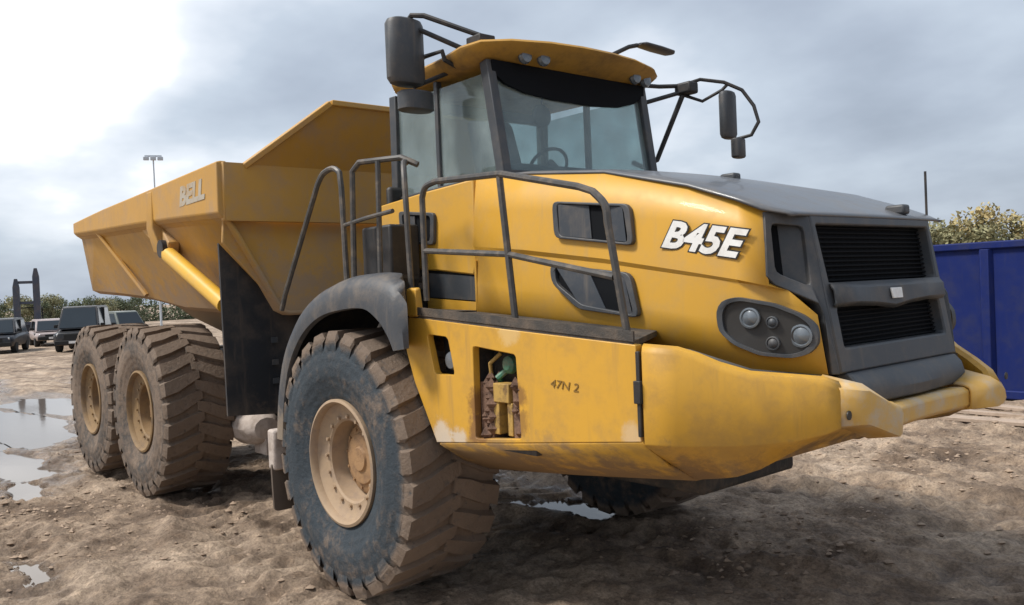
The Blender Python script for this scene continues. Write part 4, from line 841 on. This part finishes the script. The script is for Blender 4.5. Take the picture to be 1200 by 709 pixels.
# ================================================================== blue skip on the right
M_blue = mat('blue_skip_paint', (0.004, 0.015, 0.115), 0.6, spec=0.25, dirt=(0.03, 0.035, 0.085), dirt_amt=0.6, dirt_scale=2.5, var=0.2, bump=0.15, bump_scale=5)
SK = thing('skip', (1.0, 10.0, 0), 'blue ribbed steel skip standing on the mud right of the dump truck', 'skip')
def skp(mb, *a): mb.box(*a); return mb
mb = MB(); mb.plate([(-4.2, 0, .12), (4.2, 0, .12), (4.2, 0, 2.45), (-4.2, 0, 2.45)], off=(0, .05, 0)); mb.build('side_wall', M_blue, SK)
mb = MB(); mb.plate([(-4.2, 2.3, .12), (4.2, 2.3, .12), (4.2, 2.3, 2.45), (-4.2, 2.3, 2.45)], off=(0, .05, 0)); mb.build('side_wall', M_blue, SK)
for x in (-4.2, 4.15): MB().box(x, x + .05, .05, 2.3, .12, 2.45).build('end_wall', M_blue, SK)
MB().box(-4.2, 4.2, .05, 2.3, .12, .18).build('floor_plate', M_blue, SK)
for y in (-.06, 2.29): MB().box(-4.28, 4.28, y, y + .12, 2.40, 2.52).build('rim_bar', M_blue, SK, bevel=.02)
for y in (-.04, 2.29): MB().box(-4.25, 4.25, y, y + .10, .02, .16).build('sill_bar', M_blue, SK, bevel=.02)
rib0 = None
for k in range(9):
    x = -3.9 + k * .92
    if rib0 is None: rib0 = MB().loft([[(-.11, -.002, z), (-.06, -.085, z), (.06, -.085, z), (.11, -.002, z)] for z in (.16, 2.40)]).build('rib', M_blue, SK, loc=(x, 0, 0), bevel=.01)
    else:
        c = rib0.copy(); COL.objects.link(c); c.location.x = x; c.parent = SK
# ================================================================== planks lying on the mud at right
M_wood = mat('weathered_wood', (0.46, 0.36, 0.28), 0.8, dirt=MUD, dirt_amt=0.5, dirt_scale=5, bump=0.5, bump_scale=40)
for i, (x, y, L_, a, lab) in enumerate(((.55, 8.35, 1.9, .10, 'longest pale plank lying flat on the mud in front of the blue skip'), (.75, 8.95, 1.6, -.12, 'short pale plank lying on the mud close to the foot of the blue skip'), (1.2, 7.75, 2.2, .16, 'muddy pale plank on the ground, nearest to the camera of the three planks'))):
    o = MB().box(-L_ / 2, L_ / 2, -.10, .10, 0, .05).build('plank', M_wood, loc=(x, y, .01), bevel=.006); o.rotation_euler = (0.05 * (i - 1), .02, a); tag(o, lab, 'plank', 'planks on the mud by the skip')
# ================================================================== trees
M_bark = mat('bark', (0.10, 0.08, 0.06), 0.9)
def leaf_mat(name, a, b):
    M = bpy.data.materials.new(name); M.use_nodes = True; t = M.node_tree; p = t.nodes['Principled BSDF']
    n = t.nodes.new('ShaderNodeTexNoise'); n.inputs['Scale'].default_value = 1.1; n.inputs['Detail'].default_value = 4
    c = t.nodes.new('ShaderNodeTexCoord'); t.links.new(c.outputs['Object'], n.inputs[0])
    r = t.nodes.new('ShaderNodeValToRGB'); r.color_ramp.elements[0].position = .35; r.color_ramp.elements[0].color = (*a, 1); r.color_ramp.elements[1].position = .65; r.color_ramp.elements[1].color = (*b, 1)
    t.links.new(n.outputs[0], r.inputs[0]); t.links.new(r.outputs[0], p.inputs['Base Color']); p.inputs['Roughness'].default_value = .8; p.inputs['Specular IOR Level'].default_value = .2
    return M
M_lfA = leaf_mat('hazed_autumn_leaves', (0.30, 0.27, 0.14), (0.50, 0.40, 0.20)); M_lfB = leaf_mat('hazed_green_leaves', (0.10, 0.125, 0.075), (0.19, 0.205, 0.125)); M_lfC = leaf_mat('hazed_olive_leaves', (0.22, 0.225, 0.13), (0.35, 0.33, 0.19))  # distance haze is put into the leaf colours, hence pale and greyish
def tree_meshes(seed, h, w_, lm, nleaf=2600, ls=.22):
    r = random.Random(seed); t = MB()
    t.tube([(0, 0, -.1), (r.uniform(-.1, .1), r.uniform(-.1, .1), h * .35), (r.uniform(-.2, .2), r.uniform(-.2, .2), h * .8)], h * .028, 7, r2=h * .008)
    cl = []
    for k in range(11):
        a = r.uniform(0, 2 * pi); z = h * r.uniform(.38, .92); q = w_ * r.uniform(.25, .95) * (1 - abs(z / h - .6) * 1.1)
        p = Vector((q * cos(a), q * sin(a), z)); cl.append((p, w_ * r.uniform(.28, .5)))
        t.tube([(0, 0, h * r.uniform(.25, .5)), p * .55 + Vector((0, 0, z * .3)), p], h * .010, 5, r2=h * .003)
    lv = MB()
    for k in range(nleaf):
        p, q = r.choice(cl); d = Vector((r.gauss(0, 1), r.gauss(0, 1), r.gauss(0, .8))).normalized() * q * r.random() ** .45
        c = p + d; n = Vector((r.gauss(0, 1), r.gauss(0, 1), r.gauss(0, 1))).normalized(); u = n.orthogonal().normalized(); v = n.cross(u); s1 = ls * r.uniform(.6, 1.3)
        lv.add([c - u * s1, c + v * s1 * .5, c + u * s1, c - v * s1 * .5], [(0, 1, 2, 3)])
    return t.build('trunk', M_bark, data_only=True), lv.build('crown', lm, data_only=True)
kinds = [tree_meshes(1, 6.4, 2.6, M_lfA, ls=.17), tree_meshes(2, 6.0, 2.8, M_lfC, ls=.17), tree_meshes(3, 5.2, 2.9, M_lfB, ls=.17), tree_meshes(5, 5.6, 3.4, M_lfC, ls=.17)]
def tree(kind, x, y, sc, label, group, rz=None):
    o = thing('tree', (x, y, 0), label, 'tree', group, rz if rz is not None else random.uniform(0, 6))
    o.scale = (sc, sc, sc * random.uniform(.95, 1.05))
    for nm, d in zip(('trunk', 'crown'), kinds[kind]):
        c = bpy.data.objects.new(nm, d); COL.objects.link(c); c.parent = o
    return o
# ================================================================== yard behind on the left: vehicles, machine, mast, trees
def cpaint(n, c, r=.4): return mat(n, c, r, dirt=MUD, dirt_amt=.25, dirt_scale=3, low=(.3, .8, .6), coat=.1)
M_tyc = mat('car_tyre', (.02, .02, .02), .85)
M_hl = mat('car_lamp', (.75, .78, .8), .15, metal=.4)
def car(name, x, y, rz, paint, L_, W_, H_, label, cat, box=False):
    """body along local X (front = +X)"""
    o = thing(name, (x, y, 0), label, cat, rz=rz)
    hb = H_ * (.56 if not box else .50); z0 = .34
    rings = []
    prof = [(-L_ / 2, .80), (-L_ / 2 + .08, .95), (-L_ * .2, 1.0), (L_ * .2, 1.0), (L_ / 2 - .25, .97), (L_ / 2 - .05, .86), (L_ / 2, .72)]
    for px, k in prof:
        ht = hb * (1.0 if px < L_ * .12 else 1.0 - .16 * (px - L_ * .12) / (L_ * .38))
        wy = W_ / 2 * k
        rings.append([(px, -wy * .92, z0), (px, -wy, z0 + .2), (px, -wy, ht - .12), (px, -wy * .90, ht), (px, wy * .90, ht), (px, wy, ht - .12), (px, wy, z0 + .2), (px, wy * .92, z0)])
    MB().loft(rings).build('body', paint, o, bevel=.02)
    c0 = -L_ * .46 if box else -L_ * .42; c1 = L_ * .30 if not box else L_ * .34
    rf_ = [(c0, hb - .01, 1), (c0 + .12, H_ - .08, .86), (c0 + .35, H_, .82), (c1 - .85, H_, .82), (c1 - .65, H_ - .05, .85), (c1, hb - .01, 1)]
    w2 = W_ / 2 * .9
    MB().loft([[(a, -w2 * k, z) for a, z, k in rf_], [(a, w2 * k, z) for a, z, k in rf_]]).build('cabin', paint, o, bevel=.02)
    for s in (-1, 1):
        yy = lambda z: s * (w2 * (1 - (z - hb) / (H_ - hb) * .17) + .006)
        zb, zt = hb + .06, H_ - .13
        MB().plate([(c0 + .25, yy(zb), zb), (c1 - .25, yy(zb), zb), (c1 - .78, yy(zt), zt), (c0 + .3, yy(zt), zt)], off=(0, s * .01, 0)).build('side_window', M_carglass, o)
        MB().box(L_ / 2 - .16, L_ / 2 - .02, *sorted((s * W_ * .28, s * W_ * .40)), hb * .70, hb * .83).build('headlight', M_hl, o, bevel=.02)
    zb, zt = hb + .05, H_ - .10
    fx = lambda z: c1 - (z - hb) / (H_ - .05 - hb) * .65 + .012
    MB().plate([(fx(zb), -w2 * .9, zb), (fx(zb), w2 * .9, zb), (fx(zt), w2 * .76, zt), (fx(zt), -w2 * .76, zt)], off=(.012, 0, .006)).build('windscreen', M_carglass, o)
    MB().box(L_ / 2 - .03, L_ / 2 + .03, -W_ * .24, W_ * .24, hb * .56, hb * .80).build('radiator_grille', M_tyc, o, bevel=.01)
    MB().box(L_ / 2 + .07, L_ / 2 + .085, -.26, .26, .42, .53).build('number_plate', M_wht, o)
    for s in (-1, 1):
        MB().box(c1 - .55, c1 - .40, *sorted((s * (w2 + .02), s * (w2 + .22))), hb + .06, hb + .22).build('wing_mirror', M_tyc, o, bevel=.02)
        MB().box(-L_ * .04, -L_ * .04 + .09, *sorted((s * w2 * .80, s * (w2 + .012))), hb + .02, H_ - .10).build('door_pillar', M_tyc, o)
    MB().box(L_ / 2 - .12, L_ / 2 + .07, -W_ * .44, W_ * .44, .36, .56).build('bumper', M_tyc, o, bevel=.03)
    for px in (-L_ * .31, L_ * .31):
        for s in (-1, 1):
            wme = MB(); wme.lathe([(.0, -.1), (.2, -.1), (.22, -.12), (.36, -.12), (.38, -.08), (.38, .08), (.36, .12), (.0, .12)], 20, (px, s * (W_ / 2 - .14), .38)); wme.build('wheel', M_tyc, o)
    return o
car('parked_car', -44.0, 3.7, -.35, cpaint('dark_blue_car_paint', (.012, .018, .028)), 4.6, 1.85, 1.70, 'dark blue car at the left edge, cut by the picture', 'car')
car('parked_car', -40.6, 6.7, -.42, cpaint('black_car_paint', (.014, .017, .022)), 4.7, 2.0, 2.15, 'tall black off-roader with a roof rack parked left of the truck body', 'off-roader', box=True)
car('parked_car', -49.0, 6.9, -.1, cpaint('pale_pink_car_paint', (.40, .34, .33)), 4.2, 1.8, 1.50, 'pale pinkish car parked between the two dark vehicles', 'car')
car('parked_car', -50.0, 11.0, .2, cpaint('grey_green_car_paint', (.16, .18, .165)), 4.4, 1.8, 1.75, 'grey green car seen between the black off-roader and the rear truck tyres', 'car', box=True)
# forklift mast
FK = thing('forklift', (-52.0, 6.5, 0), 'dark forklift with its tall double mast raised behind the parked cars', 'forklift', rz=-.3)
M_fk = mat('forklift_paint', (.05, .06, .085), .5, dirt=MUD, dirt_amt=.3)
MB().box(-1.6, .3, -.65, .65, .35, 1.25).build('chassis', M_fk, FK, bevel=.08)
for y, zt_ in ((-.70, 3.9), (.34, 4.5)): MB().loft([[(.45, y, .2), (.65, y, .2), (.65, y + .36, .2), (.45, y + .36, .2)], [(.45, y, zt_ - .5), (.65, y, zt_ - .5), (.65, y + .36, zt_ - .5), (.45, y + .36, zt_ - .5)], [(.45, y + .1, zt_), (.65, y + .1, zt_), (.65, y + .26, zt_), (.45, y + .26, zt_)]]).build('mast_rail', M_fk, FK, bevel=.02)
for z in (1.2, 2.4, 3.6): MB().box(.46, .58, -.4, .4, z, z + .16).build('cross_member', M_fk, FK)
MB().box(.62, 1.6, -.45, -.3, 1.0, 1.06).build('fork', M_tyc, FK); MB().box(.62, 1.6, .3, .45, 1.0, 1.06).build('fork', M_tyc, FK)
mb = MB()
for x in (-1.4, .2):
    for y in (-.6, .6): mb.tube([(x, y, 1.2), (x * .8 - .1, y, 2.15)], .04, 6)
mb.box(-1.3, .15, -.65, .65, 2.15, 2.22); mb.build('overhead_guard', M_tyc, FK)
for x in (-1.2, 0.1):
    for s in (-1, 1): MB().lathe([(0, -.12), (.34, -.12), (.36, -.08), (.36, .08), (.34, .12), (0, .12)], 18, (x, s * .62, .36)).build('wheel', M_tyc, FK)
# floodlight mast
FL = thing('floodlight_mast', (-62.0, 17.4, 0), 'thin pale floodlight mast rising behind the dump body', 'lamp post', rz=-.4)
M_pole = mat('galvanised', (.50, .54, .58), .6)
MB().tube([(0, 0, 0), (0, 0, 13.4)], .09, 8, r2=.05).build('pole', M_pole, FL)
MB().box(-.08, .08, -.6, .6, 13.3, 13.40).build('crossbar', M_pole, FL)
for y in (-.5, 0, .5): MB().box(-.05, .22, y - .2, y + .2, 13.02, 13.28).build('floodlight', M_pole, FL, bevel=.03)
# trees
rt = random.Random(21)
for (kd, y, sc, lab) in ((2, 10.9, .55, 'small green tree cut by the left edge, far behind the dark blue car'), (3, 12.5, .58, 'small green tree seen behind the double mast of the forklift'), (2, 14.0, .50, 'low green tree just right of the forklift mast'),
                         (3, 15.4, .56, 'small green tree far behind the pale pinkish car'), (2, 16.9, .52, 'small green tree between the pinkish car and the black off-roader'), (2, 18.4, .56, 'small green tree rising directly behind the roof of the black off-roader'),
                         (3, 19.9, .50, 'small green tree right of the black off-roader, under the tail of the dump body'), (2, 21.4, .54, 'small green tree far behind the grey green car'), (2, 23.0, .55, 'rightmost small green tree of the distant row, beside the foot of the floodlight mast')):
    tree(kd, -88 + rt.uniform(-3, 3), y, sc, lab, 'distant trees along the far edge of the yard')
for (kd, x, y, sc, lab) in ((1, -17.2, 45.2, .80, 'olive green tree half hidden by the truck nose above the skip'), (3, -15.7, 46.1, .78, 'dull olive tree just right of the truck nose above the blue skip'), (0, -14.6, 46.8, .83, 'tallest yellowing autumn tree above the middle of the visible blue skip'), (1, -13.3, 47.2, .79, 'olive tree between the yellowing tree and the right edge above the blue skip'), (0, -12.0, 47.9, .78, 'pale autumn tree at the right edge of the picture above the blue skip')):
    tree(kd, x, y, sc, lab, None)
# far-off scrub along the edge of the yard that reads as one low mass
mb = MB(); rs = random.Random(3)
for k in range(26000):
    y = rs.uniform(-30, 75); x = -104 + rs.uniform(-1.5, 1.5); z = rs.random() ** 1.3 * (2.2 + .7 * sin(y * .9) + .5 * sin(y * 2.3 + 1)); s1 = rs.uniform(.10, .24)
    n = Vector((rs.gauss(0, 1), rs.gauss(0, 1), rs.gauss(0, 1))).normalized(); u = n.orthogonal().normalized(); v = n.cross(u); c = Vector((x, y, z))
    mb.add([c - u * s1, c + v * s1 * .6, c + u * s1, c - v * s1 * .6], [(0, 1, 2, 3)])
tag(mb.build('distant_scrub', M_lfB), kind='stuff')
